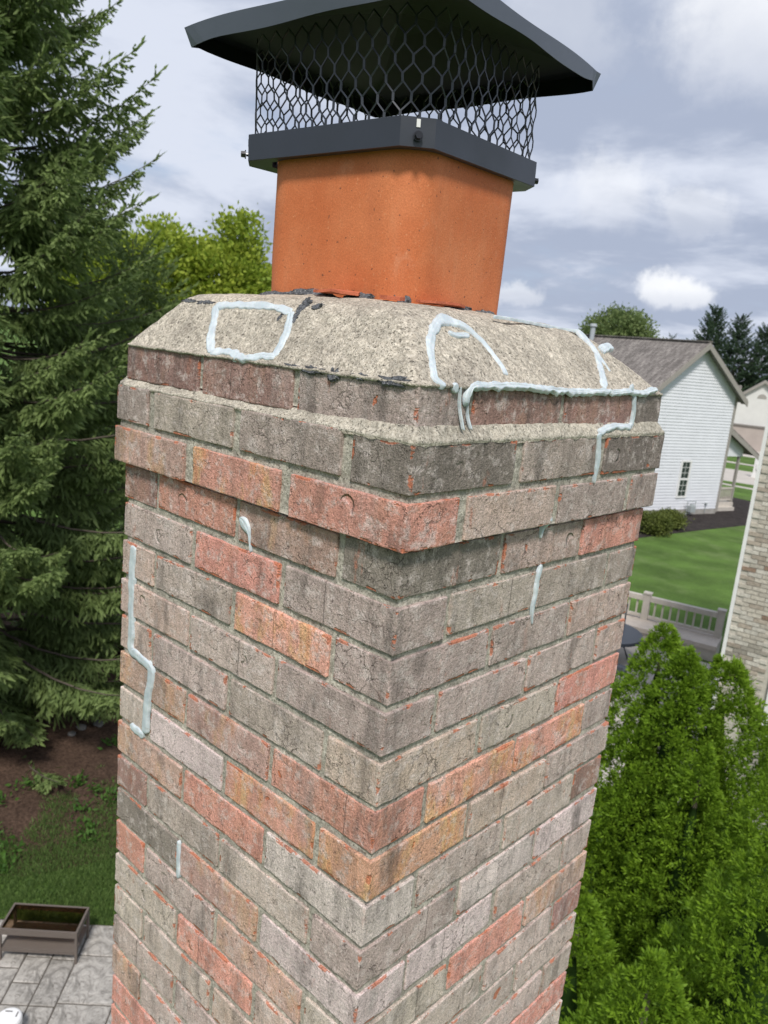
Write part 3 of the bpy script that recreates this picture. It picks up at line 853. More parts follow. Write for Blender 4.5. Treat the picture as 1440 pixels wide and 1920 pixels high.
bead('sealant_bead', [(0.0040,0.0872,0.1703),(0.0040,0.0867,0.1824),(0.0040,0.0958,0.1925),(0.0040,0.1141,0.1940),(0.0040,0.1371,0.1946),(0.0040,0.1731,0.1955),(0.0040,0.2070,0.1952),(0.0040,0.2569,0.1927),(0.0040,0.3053,0.1912),(0.0040,0.3566,0.1909),(0.0040,0.4222,0.1930),(0.0040,0.4518,0.1919),(0.0040,0.4935,0.1949),(0.0040,0.5458,0.1930),(0.0040,0.5945,0.2000)], 0.0105, NXU, 0.006, S, wob=0.5, ridge=0.4)
bead('sealant_bead', [(0.003,0.5057,0.2053),(0.004,0.5121,0.1924)], 0.013, NXU, 0.005, S)
bead('sealant_bead', [(0.003,0.0602,0.1948),(0.003,0.0650,0.1842)], 0.012, NX, 0.004, S)
bead('sealant_drip', [(0.0035,0.0719,0.1908),(0.0035,0.0752,0.1670),(0.010,0.0791,0.1405)], 0.0022, NX, 0.0015, S)
bead('sealant_drip', [(0.0035,0.0884,0.1736),(0.0035,0.0921,0.1581),(0.010,0.0938,0.1414)], 0.0022, NX, 0.0015, S)
bead('sealant_bead', [(-0.0943,0.4865,0.2818),(-0.0786,0.4926,0.2672),(-0.0598,0.4938,0.2497),(-0.0417,0.4747,0.2329),(-0.0187,0.4520,0.2114),(-0.0032,0.4299,0.1970)], 0.015, NR, 0.004, S)
bead('sealant_bead', [(-0.0643,0.5131,0.2539),(-0.0691,0.5400,0.2584),(-0.0728,0.5650,0.2619)], 0.018, NR, 0.007, S)
bead('sealant_bead', [(-0.0584,0.4946,0.2484),(-0.0440,0.4933,0.2350),(-0.0297,0.4919,0.2217)], 0.008, NR, 0.003, S, wob=0.6)
bead('sealant_bead', [(-0.0961,0.2579,0.2840),(-0.0950,0.2900,0.2845),(-0.0996,0.3436,0.2840),(-0.1100,0.4245,0.2830),(-0.1080,0.4584,0.2820),(-0.0943,0.4865,0.2818)], 0.004, (0.2, 0, 1), 0.002, S, wob=0.6)
bead('sealant_bead', [(0.0030,0.5216,0.1895),(0.0030,0.5290,0.1631),(0.0030,0.5278,0.1423),(0.0070,0.5148,0.1389)], 0.0105, NX, 0.0042, S)
bead('sealant_bead', [(0.0070,0.5148,0.1389),(0.0080,0.4607,0.1409),(0.0100,0.4212,0.1357),(0.0120,0.4103,0.1303)], 0.012, NXU, 0.0055, S)
bead('sealant_bead', [(0.0125,0.4060,0.1311),(0.0120,0.4136,0.1085),(0.0115,0.4166,0.0801),(0.0115,0.4170,0.0544)], 0.010, NX, 0.0042, S, widths=[0.014, 0.0115, 0.010, 0.003])
bead('sealant_bead', [(0.0100,0.3048,0.0139),(0.0110,0.3053,0.0082),(0.0080,0.3030,0.0005),(0.0030,0.3012,-0.0050),(0.0020,0.2996,-0.0200)], 0.008, NX, 0.004, S, widths=[0.008, 0.009, 0.004, 0.010, 0.003])
bead('sealant_bead', [(0.0010,0.3141,-0.0617),(0.0010,0.3117,-0.0709),(0.0010,0.3100,-0.0866),(0.0010,0.3092,-0.1025),(0.0010,0.3078,-0.1238),(0.0010,0.3078,-0.1390),(0.0010,0.3114,-0.1539)], 0.0095, NX, 0.004, S, widths=[0.007, 0.0105, 0.0098, 0.0095, 0.008, 0.004, 0.002])
bead('sealant_bead', [(-0.3076,-0.0010,-0.0288),(-0.2988,-0.0010,-0.0340),(-0.2898,-0.0010,-0.0410),(-0.2845,-0.0010,-0.0488),(-0.2818,-0.0010,-0.0605),(-0.2792,-0.0010,-0.0722)], 0.016, NY, 0.005, S, widths=[0.010, 0.019, 0.015, 0.005, 0.002, 0.0012], wob=0.1)
bead('sealant_bead', [(-0.5941,-0.0010,-0.1418),(-0.5976,-0.0010,-0.1790),(-0.5974,-0.0010,-0.2187),(-0.5965,-0.0010,-0.2586),(-0.5947,-0.0010,-0.2926),(-0.5955,-0.0010,-0.3278),(-0.5749,-0.0010,-0.3318),(-0.5455,-0.0010,-0.3356),(-0.5291,-0.0010,-0.3428),(-0.5293,-0.0010,-0.3672),(-0.5365,-0.0010,-0.3966),(-0.5398,-0.0010,-0.4331),(-0.5415,-0.0010,-0.4644)], 0.019, NY, 0.0055, S, wob=0.14, ridge=0.15)
bead('sealant_bead', [(-0.5450,-0.0010,-0.4700),(-0.5710,-0.0010,-0.4716),(-0.5881,-0.0010,-0.4685)], 0.016, NY, 0.005, S, wob=0.5)
bead('sealant_bead', [(-0.4248,-0.0010,-0.6122),(-0.4231,-0.0010,-0.6368),(-0.4211,-0.0010,-0.6651),(-0.4218,-0.0010,-0.6804)], 0.0105, NY, 0.0045, S, wob=0.12, widths=[0.008, 0.0105, 0.011, 0.010])
DK = M['patch']
def fpt(x, y, z):
    w = Vector((x, y, 0)); w.rotate(Matrix.Rotation(FY, 3, 'Z')); w += FC; w.z = z; return w
patch_n = [0]
def patch(cen, a1, r1, r2, normal, h=0.0012):
    """ragged scab of dark mortar lying on a surface"""
    patch_n[0] += 1
    sd_ = patch_n[0] * 7.3
    N = Vector(normal).normalized(); A = Vector(a1); A = (A - N * A.dot(N)).normalized(); Bv = N.cross(A)
    v = []; f = []; n = 44; rows = 7
    for i in range(rows):
        q = i / (rows - 1)
        for k in range(n):
            an = 2 * math.pi * k / n
            e = Vector((math.cos(an), math.sin(an), sd_))
            rad = 1 + 0.55 * mnoise.noise(e * 1.6) + 0.45 * mnoise.noise(e * 4.0) + 0.25 * mnoise.noise(e * 9.0)
            x = math.cos(an) * r1 * rad * q; y = math.sin(an) * r2 * rad * q
            z = (h if q < 0.9 else -0.003) * (0.6 + 0.9 * abs(mnoise.noise(Vector((x * 160, y * 160, sd_)))) ) 
            v.append(Vector(cen) + A * x + Bv * y + N * z)
    for i in range(rows - 1):
        for k in range(n):
            f.append((i * n + k, i * n + (k + 1) % n, (i + 1) * n + (k + 1) % n, (i + 1) * n + k))
    return cl(link('mortar_patch', pyd('mortar_patch', v, f), DK))
for c_, r1, r2 in (((-0.550, 0.0585, 0.2690), 0.020, 0.0040), ((-0.505, 0.0575, 0.2675), 0.024, 0.0045), ((-0.2745, 0.0610, 0.2725), 0.009, 0.013), ((-0.2760, 0.0480, 0.2560), 0.007, 0.015), ((-0.247, 0.0600, 0.2715), 0.010, 0.0055), ((-0.305, 0.0465, 0.254), 0.004, 0.007)):
    patch(c_, (1, 0, 0), r1, r2, NF)
for c_, r1, r2 in (((-0.176, -0.0015, 0.1915), 0.022, 0.0055), ((-0.138, -0.001, 0.1895), 0.011, 0.0075), ((-0.094, -0.001, 0.1915), 0.018, 0.0045), ((-0.036, -0.001, 0.1925), 0.022, 0.0065), ((-0.215, -0.0005, 0.1925), 0.018, 0.003)):
    patch(c_, (1, 0, 0), r1, r2, (0, -0.9, 0.4))
for x, y, z, r1, r2, nn, ax in ((-0.10, -0.156, 0.289, 0.035, 0.009, (0, -0.5, 0.85), (1, 0, 0)), (-0.02, -0.156, 0.294, 0.045, 0.012, (0, -0.6, 0.8), (1, 0, 0)), (0.07, -0.156, 0.293, 0.03, 0.010, (0, -0.5, 0.85), (1, 0, 0)), (0.128, -0.128, 0.299, 0.012, 0.016, (0.6, -0.6, 0.5), (1, 1, 0)), (0.155, -0.02, 0.293, 0.03, 0.008, (0.6, 0, 0.8), (0, 1, 0)), (0.155, 0.06, 0.291, 0.025, 0.008, (0.6, 0, 0.8), (0, 1, 0))):
    p_ = fpt(x, y, z); patch(p_, ax, r1, r2, nn, 0.003)
def chip(name, pts, w, z, th):
    mb = MB(); n = len(pts)
    top = []; bot = []
    for i, (x, y) in enumerate(pts):
        q = fpt(x, y, z + 0.004 * mnoise.noise(Vector((x * 40, y * 40, 1)))); top.append(q); bot.append(q - Vector((0, 0, th)))
    mb.add(bot + top, [tuple(reversed(range(n))), tuple(range(n, 2 * n))] + [(i, (i + 1) % n, n + (i + 1) % n, n + i) for i in range(n)])
    cl(mb.build(name, M['clay_chip']))
chip('clay_chip', [(0.002, -0.176), (0.018, -0.184), (0.040, -0.181), (0.062, -0.186), (0.086, -0.174), (0.075, -0.158), (0.04, -0.152), (0.012, -0.156)], 0, 0.2985, 0.004)
chip('clay_chip', [(0.122, -0.172), (0.140, -0.178), (0.152, -0.165), (0.147, -0.147), (0.130, -0.150)], 0, 0.2960, 0.005)
chip('clay_chip', [(0.158, -0.125), (0.166, -0.10), (0.163, -0.07), (0.169, -0.04), (0.162, -0.015), (0.152, -0.03), (0.150, -0.08), (0.146, -0.12)], 0, 0.2965, 0.0035)

# ------------------------------------------------------------------ chimney cap
cap = empty('chimney_cowl', (-0.355, 0.2985, 0.4922))
nrm = Vector((-0.0086, -0.0363, 1)).normalized()
xa = Vector((math.cos(0.1033), math.sin(0.1033), 0)); xa = (xa - nrm * xa.dot(nrm)).normalized(); ya = nrm.cross(xa)
cap.rotation_euler = Matrix((xa, ya, nrm)).transposed().to_euler()
tag(cap, 'black metal chimney cap with mesh sides bolted on the clay flue', 'chimney cap')
def octo(b_, c): return [(-b_ + c, -b_), (b_ - c, -b_), (b_, -b_ + c), (b_, b_ - c), (b_ - c, b_), (-b_ + c, b_), (-b_, b_ - c), (-b_, -b_ + c)]
def band(name, polys, mat, parent, smooth=False):
    n = len(polys[0][0]); v = []; f = []
    for poly, z in polys: v += [(x, y, z) for x, y in poly]
    for i in range(len(polys) - 1):
        for k in range(n):
            k2 = (k + 1) % n
            f.append((i * n + k, i * n + k2, (i + 1) * n + k2, (i + 1) * n + k))
    return link(name, pyd(name, v, f), mat, parent, smooth)
B0, C0 = 0.1775, 0.0334
band('collar', [(octo(0.150, 0.03), 0.0015), (octo(B0 - 0.001, C0), 0.0), (octo(B0, C0), 0.0005), (octo(B0, C0), 0.0370), (octo(B0 - 0.0008, C0), 0.0374), (octo(B0 - 0.0016, C0), 0.0370), (octo(B0 - 0.0016, C0), 0.003), (octo(0.150, 0.03), 0.0030), (octo(0.150, 0.03), 0.0015)], M['black'], cap)
# expanded mesh screen
def perim(b_, c, r=0.0):
    P = octo(b_, c); P = P + [P[0]]
    seg = [((P[i]), (P[i + 1]), math.dist(P[i], P[i + 1])) for i in range(8)]
    tot = sum(s[2] for s in seg)
    def at(s):
        s = s % tot
        for a, b_, l in seg:
            if s <= l: return Vector((a[0] + (b_[0] - a[0]) * s / l, a[1] + (b_[1] - a[1]) * s / l, 0))
            s -= l
        return Vector((P[0][0], P[0][1], 0))
    return at, tot
at_, tot = perim(B0 - 0.0035, 0.040)
ncell = 50; cw = tot / ncell
scr = MB(); rowp = 0.0228; zst = 0.006; vert = 0.0098
for row in range(7):
    z0 = 0.012 + row * rowp
    for k in range(ncell):
        o_ = (0.5 if row % 2 else 0.0)
        jx = lambda: random.uniform(-0.0005, 0.0005)
        a = at_((k + o_) * cw + jx()); a.z = z0; bq = at_((k + o_) * cw + jx()); bq.z = z0 + vert
        out_ = Vector((a.x, a.y, 0)).normalized()
        scr.bar(a, bq, 0.0034, 0.0016, up=out_)
        for s_ in (-0.5, 0.5):
            e_ = at_((k + o_ + s_) * cw + jx()); e_.z = z0 + rowp + random.uniform(-0.001, 0.001)
            scr.bar(bq, e_, 0.0021, 0.0014, up=out_)
scr.build('mesh_screen', M['black'], cap)
# lid: hipped sheet with a bent-down rim
def lid():
    L1, z1 = 0.2305, 0.1835
    lows = [(-0.2225, -0.2235, 0.1585), (0.2225, -0.2225, 0.1575), (0.2235, 0.2225, 0.1565), (-0.2225, 0.2225, 0.1575)]
    n = 28
    def side(k, s, lev):
        c0 = ((-1, -1), (1, -1), (1, 1), (-1, 1))[k]; c1 = ((1, -1), (1, 1), (-1, 1), (-1, -1))[k]
        if lev == 0:
            x = c0[0] + (c1[0] - c0[0]) * s; y = c0[1] + (c1[1] - c0[1]) * s
            z = z1 + 0.0015 * math.sin(s * 9 + k) - 0.003 * (abs(s - 0.5) * 2) ** 6
            return Vector((x * L1, y * L1, z))
        a = Vector(lows[k]); b_ = Vector(lows[(k + 1) % 4])
        p = a + (b_ - a) * s
        outn = (Vector((0, -1, 0)), Vector((1, 0, 0)), Vector((0, 1, 0)), Vector((-1, 0, 0)))[k]
        p += outn * 0.003 * min(1.0, min(s, 1 - s) / 0.05)
        p.z += 0.0012 * math.sin(s * 13 + 2 * k) + (0.010 * max(0, (s - 0.86) / 0.14) ** 2 if k == 1 else 0) + (-0.004 * max(0, (0.12 - s) / 0.12) if k == 0 else 0) + (0.006 if k == 1 else 0) * (1 - abs(s - 0.5))
        if k == 1:
            p.x += 0.003
        return p
    v = []; f = []
    per = []
    for k in range(4):
        for i in range(n): per.append((k, i / n))
    m_ = len(per)
    th = 0.0011
    levels = []
    for scale_, z in ((0.0, 0.235), (0.25, 0.226), (0.5, 0.213), (0.75, 0.198), (0.93, 0.186)):
        levels.append([Vector((side(k, s, 0).x * scale_, side(k, s, 0).y * scale_, z)) for k, s in per])
    levels.append([side(k, s, 0) for k, s in per])
    levels.append([side(k, s, 1) for k, s in per])
    inner = [[Vector((p.x * 0.995, p.y * 0.995, p.z - (th if li < 6 else 0))) for p in lv] for li, lv in enumerate(levels)]
    seq = levels + list(reversed(inner))
    for lv in seq: v += lv
    for i in range(len(seq) - 1):
        for k in range(m_):
            k2 = (k + 1) % m_
            f.append((i * m_ + k, (i + 1) * m_ + k, (i + 1) * m_ + k2, i * m_ + k2))
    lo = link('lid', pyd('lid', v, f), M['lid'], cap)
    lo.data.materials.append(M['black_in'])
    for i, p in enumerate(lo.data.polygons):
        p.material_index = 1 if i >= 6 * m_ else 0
    return lo
lid()
for sx, sy in ((1, -1), (1, 1), (-1, 1), (-1, -1)):
    d = Vector((sx, sy, 0)).normalized()
    s_ = Vector((-d.y, d.x, 0))
    base = d * ((B0 - C0 / 2) * math.sqrt(2)) + Vector((0, 0, 0.013))
    bm_ = MB()
    bm_.tube([base - d * 0.03, base + d * 0.004], [0.0028, 0.0028], 8)
    bm_.tube([base + d * 0.0045, base + d * 0.006], [0.0065, 0.0065], 12)
    bm_.tube([base + d * 0.006, base + d * 0.012], [0.0050, 0.0048], 6)
    bo = bm_.build('bolt', M['bolt'], cap)
    sl = MB(); q = base + Vector((0, 0, 0.0165)) + d * 0.0008
    sl.bar(q - Vector((0, 0, 0.005)), q + Vector((0, 0, 0.005)), 0.0052, 0.0008, up=d)
    sl.build('slot', M['trim_white'] if (sx, sy) == (1, -1) else M['bolt'], bo)

# ------------------------------------------------------------------ foliage builders
def unit(a): return a / np.maximum(np.linalg.norm(a, axis=-1, keepdims=True), 1e-9)
def leaf_quads(base, dirs, length, width, roll=None):
    """rhombic leaves: base (n,3), dirs (n,3) unit, length (n,), width (n,)"""
    n = len(base)
    ref = rng.normal(size=(n, 3)) if roll is None else roll
    side = unit(np.cross(dirs, ref))
    L = length[:, None]; w = width[:, None] * 0.5
    mid = base + dirs * L * 0.45
    return np.stack([base, mid + side * w, base + dirs * L, mid - side * w], 1)

def spruce(name, label, loc, H, Rmax, seed, mat, fine=1.0, zmin=0.3, group=None, cat='tree', whorl=0.40, az_keep=None, segs=3, thirds=(0.22, 0.45, 0.68), bw=1.0, nb=(5, 8)):
    r = np.random.default_rng(seed)
    root = empty(name, loc)
    tag(root, label, cat, group)
    tr = MB(); tr.tube([(0, 0, 0), (0.05, 0.02, H * 0.3), (0, 0, H * 0.7), (0, 0, H)], [0.24 * H / 16, 0.17 * H / 16, 0.08 * H / 16, 0.01], 10)
    tr.build('trunk', M['bark'], root)
    B = []; D = []; LEN = []; TT = []
    limbs = MB()
    z = zmin
    while z < H - 0.3:
        fr = z / H
        n = int(r.integers(*nb))
        a0 = r.uniform(0, 6.28)
        for k in range(n):
            a = a0 + 6.283 * k / n + r.normal(0, 0.15)
            if az_keep is not None and math.cos(a - az_keep) < -0.55 and r.random() < 0.6: continue
            zz = z + r.normal(0, 0.18)
            Lb = Rmax * min(1.0, (1.05 - fr) ** 0.85 * 1.25) * r.uniform(0.72, 1.12)
            if fr < 0.06: Lb *= 0.9
            if Lb < 0.25: continue
            rise = np.interp(fr, [0, 0.25, 0.6, 1.0], [-0.42, -0.34, -0.10, 0.55]) + r.normal(0, 0.06)
            curl = np.interp(fr, [0, 0.3, 0.7, 1.0], [0.34, 0.50, 0.45, 0.25]) + r.normal(0, 0.05)
            ca, sa = math.cos(a), math.sin(a)
            bend = r.normal(0, 0.10)
            def pt(s):
                rad = Lb * s
                lat = bend * Lb * s * s
                return np.stack([ca * rad - sa * lat, sa * rad + ca * lat, zz + Lb * (rise * s + curl * s * s)], -1)
            ss = np.linspace(0, 1, 7)
            pp = pt(ss)
            limbs.tube([tuple(q) for q in pp], [max(0.004, 0.030 * Lb / 3 * (1 - s * 0.9)) for s in ss], 4, cap=False)
            ns = max(6, int(Lb * 0.78 / (0.062 / fine)))
            s1 = 0.20 + 0.80 * (np.arange(ns) + r.random(ns) * 0.6) / ns
            s1 = np.clip(s1, 0, 0.995)
            p1 = pt(s1); tg = unit(pt(np.clip(s1 + 0.01, 0, 1.01)) - pt(s1 - 0.01))
            lat = unit(np.cross(tg, np.array([0, 0, 1.0])))
            for sgn in (-1, 1):
                m_ = len(s1)
                ls = (0.10 + 0.52 * np.sin(np.clip((1 - s1) * 2.2, 0, 1.57)) * min(1, Lb / 2.4)) * r.uniform(0.55, 1.25, m_)
                drp = r.uniform(0.15, 1.35, m_) * (1.15 - 0.65 * s1)
                d1 = unit(tg * 0.75 + sgn * lat * r.uniform(0.5, 1.0, m_)[:, None] + np.array([0, 0, -1.0]) * drp[:, None] + r.normal(0, 0.12, (m_, 3)))
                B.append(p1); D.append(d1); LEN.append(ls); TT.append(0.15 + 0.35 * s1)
                # third order twigs
                for q in thirds:
                    for g2 in (-1, 1):
                        keep = ls > 0.16
                        if not keep.any(): continue
                        b2 = (p1 + d1 * (ls * q)[:, None])[keep]
                        lat2 = unit(np.cross(d1, np.array([0, 0, 1.0])))[keep]
                        l2 = (ls * (0.55 - 0.35 * q))[keep] * r.uniform(0.6, 1.3, keep.sum())
                        d2 = unit(d1[keep] * 0.8 + g2 * lat2 * 0.75 + np.array([0, 0, -1.0]) * r.uniform(0.2, 1.3, keep.sum())[:, None] + r.normal(0, 0.15, (keep.sum(), 3)))
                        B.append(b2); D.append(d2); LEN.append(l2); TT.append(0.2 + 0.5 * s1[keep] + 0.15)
            # the leading shoot and short upright shoots along the branch
            st = np.linspace(0.55, 1.0, 7)
            pu = pt(st); m_ = len(st)
            B.append(pu); D.append(unit(unit(pt(st) - pt(st - 0.02)) * 0.8 + np.array([0, 0, 0.7]) + r.normal(0, 0.25, (m_, 3)))); LEN.append(r.uniform(0.08, 0.18, m_)); TT.append(np.full(m_, 0.75))
            B.append(pt(np.array([0.97, 0.985]))); D.append(np.repeat(unit(pt(np.array([1.0])) - pt(np.array([0.97]))), 2, 0)); LEN.append(np.array([0.22, 0.3])); TT.append(np.array([0.7, 0.8]))
        z += whorl * r.uniform(0.8, 1.2) * (1.0 if fr < 0.7 else 0.75)
    B = np.concatenate(B); D = np.concatenate(D); LEN = np.concatenate(LEN); TT = np.concatenate(TT)
    # bottle-brush twigs: overlapping short rhombs turned about the twig
    Q = []; T_ = []
    for k in range(segs):
        f0 = k / segs
        bb = B + D * (LEN * f0)[:, None]
        dd = unit(D + r.normal(0, 0.10, D.shape))
        Q.append(leaf_quads(bb, dd, LEN * (1.86 if k < segs - 1 else 1.26) / segs + 0.015, bw * (0.030 + 0.016 * r.random(len(LEN))) / fine ** 0.5))
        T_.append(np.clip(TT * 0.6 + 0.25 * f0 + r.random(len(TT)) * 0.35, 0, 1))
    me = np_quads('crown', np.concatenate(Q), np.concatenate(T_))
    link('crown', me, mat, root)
    limbs.build('limbs', M['bark'], root)
    return root

def leafy(name, label, loc, blobs, n_leaf, lsize, mat, seed, trunk_h=2.0, group=None, cat='tree', clump=0.0, up=0.25):
    """blobs: list of (x,y,z,rx,ry,rz) in local coordinates"""
    r = np.random.default_rng(seed)
    root = empty(name, loc)
    tag(root, label, cat, group)
    tr = MB()
    zt = max(b_[2] for b_ in blobs)
    tr.tube([(0, 0, 0), (0.03, 0, trunk_h), (0, 0.05, zt * 0.9)], [0.035 * zt, 0.028 * zt, 0.006 * zt], 8)
    for b_ in blobs:
        tr.tube([(0, 0, trunk_h * 0.8), (b_[0] * 0.5, b_[1] * 0.5, (trunk_h + b_[2]) / 2), (b_[0], b_[1], b_[2])], [0.014 * zt, 0.009 * zt, 0.003 * zt], 6)
    tr.build('trunk', M['bark'], root)
    vol = np.array([b_[3] * b_[4] * b_[5] for b_ in blobs]) ** (2 / 3.0)
    Q = []; T_ = []
    for b_, w in zip(blobs, vol / vol.sum()):
        n = int(n_leaf * w)
        nc = max(6, n // 22)
        cdir = unit(r.normal(size=(nc, 3)))
        crad = r.uniform(0.62, 1.06, nc)
        cpos = cdir * crad[:, None] * np.array(b_[3:6]) + np.array(b_[:3])
        pick = r.integers(0, nc, n)
        spread = lsize * (1.25 + clump)
        pos = cpos[pick] + r.normal(size=(n, 3)) * spread * np.array([1, 1, 0.6])
        d = unit(cdir[pick] * 0.6 + r.normal(size=(n, 3)) * 0.7 + np.array([0, 0, up]))
        Q.append(leaf_quads(pos, d, lsize * r.uniform(0.7, 1.3, n), lsize * 0.62 * r.uniform(0.7, 1.2, n)))
        ct = r.random(nc)
        T_.append(np.clip(ct[pick] * 0.6 + r.random(n) * 0.4, 0, 1))
    link('crown', np_quads('crown', np.concatenate(Q), np.concatenate(T_)), mat, root)
    return root

def arborvitae(label, x, y, ztop, rad, seed, leaders=((0, 0, 0),), dens=1.0, shape=0.82):
    r = np.random.default_rng(seed)
    H = ztop - ZG
    root = empty('arborvitae', (x, y, ZG))
    tag(root, label, 'tree', 'arborvitae hedge beside the chimney')
    tr = MB(); tr.tube([(0, 0, 0), (0, 0, H * 0.9)], [0.09, 0.02], 8); tr.build('trunk', M['bark'], root)
    Q = []; T_ = []
    core = MB()
    for (lx, ly, lz) in leaders:
        h = H + lz
        def prof(q):           # q 0 top .. 1 bottom
            return rad * np.minimum(1.0, np.power(np.clip(q, 0.0, 1) / 0.52, shape)) * np.where(q > 0.92, 1 - (q - 0.92) * 3, 1)
        nt_ = int(1010 * dens * (rad / 0.8) * (h / 4.0) / len(leaders) ** 0.5)
        q = r.random(nt_) ** 0.80
        a = r.uniform(0, 6.283, nt_)
        rr = prof(q) * np.where(r.random(nt_) < 0.25, r.uniform(0.55, 0.8, nt_), r.uniform(0.8, 1.06, nt_))
        tpos = np.stack([lx + rr * np.cos(a), ly + rr * np.sin(a), h * (1 - q * 0.97) - 0.05], 1)
        tout = unit(np.stack([np.cos(a), np.sin(a), 0.65 + 0 * a], 1))
        vis = np.cos(a - math.atan2(CAM[1] - y, CAM[0] - x)) > -0.45      # far side stays thin
        kp = vis | (r.random(nt_) < 0.2)
        q, a, tpos = q[kp], a[kp], tpos[kp]; nt_ = len(q)
        tout = unit(np.stack([np.cos(a), np.sin(a), 0.65 + 0 * a], 1))
        tsz = r.uniform(0.07, 0.15, nt_) * np.clip(0.35 + q * 2.6, 0.35, 1.0)
        ttint = r.random(nt_)
        pc = 9
        ti = np.repeat(np.arange(nt_), pc)
        nc = len(ti)
        hemi = unit(r.normal(size=(nc, 3)) + tout[ti] * 1.1)
        cpos = tpos[ti] + hemi * tsz[ti][:, None] * r.uniform(0.55, 1.0, nc)[:, None]
        outd = unit(hemi * 0.8 + tout[ti] * 0.5 + np.array([0, 0, 0.35]))
        csz = r.uniform(0.65, 1.15, nc)
        per = 8
        idx = np.repeat(np.arange(nc), per)
        n = len(idx)
        fan = unit(np.cross(outd, r.normal(size=(nc, 3))))[idx]
        ang = r.normal(0, 0.62, n)
        od = outd[idx]
        d = unit(od * np.cos(ang)[:, None] + fan * np.sin(ang)[:, None] + r.normal(0, 0.20, (n, 3)))
        base = cpos[idx] + d * (r.random(n) * 0.045 * csz[idx])[:, None] - od * 0.02
        Q.append(leaf_quads(base, d, r.uniform(0.028, 0.056, n) * csz[idx], r.uniform(0.011, 0.020, n)))
        T_.append(np.clip(0.35 * ttint[ti][idx] + 0.15 * r.random(nc)[idx] + 0.40 * r.random(n), 0, 1))
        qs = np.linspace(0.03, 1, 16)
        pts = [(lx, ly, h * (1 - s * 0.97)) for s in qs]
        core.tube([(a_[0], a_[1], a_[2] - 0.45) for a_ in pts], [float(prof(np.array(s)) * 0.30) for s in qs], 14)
    link('crown', np_quads('crown', np.concatenate(Q), np.concatenate(T_)), M['arbor'], root)
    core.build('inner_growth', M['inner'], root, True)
    return root

# ------------------------------------------------------------------ trees
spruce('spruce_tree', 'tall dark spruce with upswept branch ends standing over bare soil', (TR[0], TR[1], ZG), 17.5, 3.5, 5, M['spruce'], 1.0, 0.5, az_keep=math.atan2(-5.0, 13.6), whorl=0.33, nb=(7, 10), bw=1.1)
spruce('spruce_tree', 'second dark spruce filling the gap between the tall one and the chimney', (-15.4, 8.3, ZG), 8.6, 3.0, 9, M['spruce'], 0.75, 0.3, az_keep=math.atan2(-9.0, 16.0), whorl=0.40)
arborvitae('bright green twin-topped arborvitae next to the chimney, tallest of the hedge', -2.43, 7.12, -2.28, 0.92, 1, ((0, 0, 0), (0.36, -0.26, -0.12)), 1.5, 0.86)
arborvitae('rounded-top arborvitae standing before the white window of the buff brick wall', -1.80, 7.25, -2.48, 0.95, 2, ((0, 0, 0),), 1.7, 0.66)
arborvitae('slim arborvitae wedged low between the twin-topped one and its rounded neighbour', -1.58, 6.35, -3.05, 0.55, 3)
arborvitae('arborvitae cut by the picture edge, below the rounded-top one', -0.92, 6.25, -3.05, 0.70, 4)
arborvitae('broad arborvitae in front at the lower edge, cut by the picture side', -0.50, 4.95, -2.70, 0.90, 6)
arborvitae('low arborvitae at the picture bottom between the broad one and the chimney', -0.90, 3.95, -3.40, 0.75, 7)
arborvitae('arborvitae hugging the chimney edge at the picture bottom', -1.62, 4.35, -3.60, 0.75, 8)
leafy('maple_tree', 'yellow-green leafy tree with a tall lobe behind the spruce', (-24.2, 16.2, ZG),
      [(-0.9, -1.5, 8.3, 1.9, 1.9, 1.9), (0.2, 0.3, 8.2, 1.9, 1.9, 1.7), (0.5, 0.9, 9.6, 0.75, 0.75, 1.35), (0.9, 1.3, 7.8, 1.2, 1.2, 1.6), (-1.6, -3.0, 7.6, 1.9, 1.9, 2.0), (0, 0, 6.0, 2.6, 2.8, 1.8), (-0.6, -1.2, 4.4, 2.2, 2.4, 1.5)], 70000, 0.19, M['maple'], 21, 3.0)
leafy('broadleaf_tree', 'small dark green tree just showing beside the flue base', (-27.5, 22.6, ZG), [(0, 0, 7.6, 1.3, 1.3, 1.5), (0, 0, 5.6, 1.9, 1.9, 1.7)], 16000, 0.19, M['round'], 22, 2.5)
leafy('broadleaf_tree', 'round-crowned olive green tree above the shingled roof ridge', (-29.3, 57.0, ZG), [(0, 0, 8.4, 2.6, 2.6, 2.7), (0.8, 0.5, 7.6, 2.6, 2.6, 2.0), (-1.0, -0.6, 7.5, 2.3, 2.3, 2.0), (0, 0, 6, 2.8, 2.8, 2)], 60000, 0.24, M['round'], 23, 3.0)
for i, (x, y, h, rm, lb) in enumerate(((-36.0, 92.4, 14.3, 4.2, 'tallest dark conifer behind the white gable house'), (-33.4, 93.6, 13.6, 4.0, 'dark conifer behind the ivory house, beside the tallest one'),
                                  (-31.0, 95.0, 12.6, 4.0, 'dark conifer cut by the picture edge above the ivory house'), (-38.0, 94.5, 10.5, 3.2, 'shorter dark conifer close to the white gable peak'))):
    spruce('conifer_tree', lb, (x, y, ZG), h, rm, 40 + i, M['spruce_far'], 0.42, 0.8, group='conifers behind the neighbouring houses', whorl=0.40, segs=2, thirds=(0.35, 0.65), bw=2.0)
spruce('conifer_tree', 'tiny far conifer tip poking over the roof ridge', (-33.0, 75.0, ZG), 10.2, 2.0, 49, M['spruce_far'], 0.42, 2.0, whorl=0.7, segs=2, thirds=(0.4,))

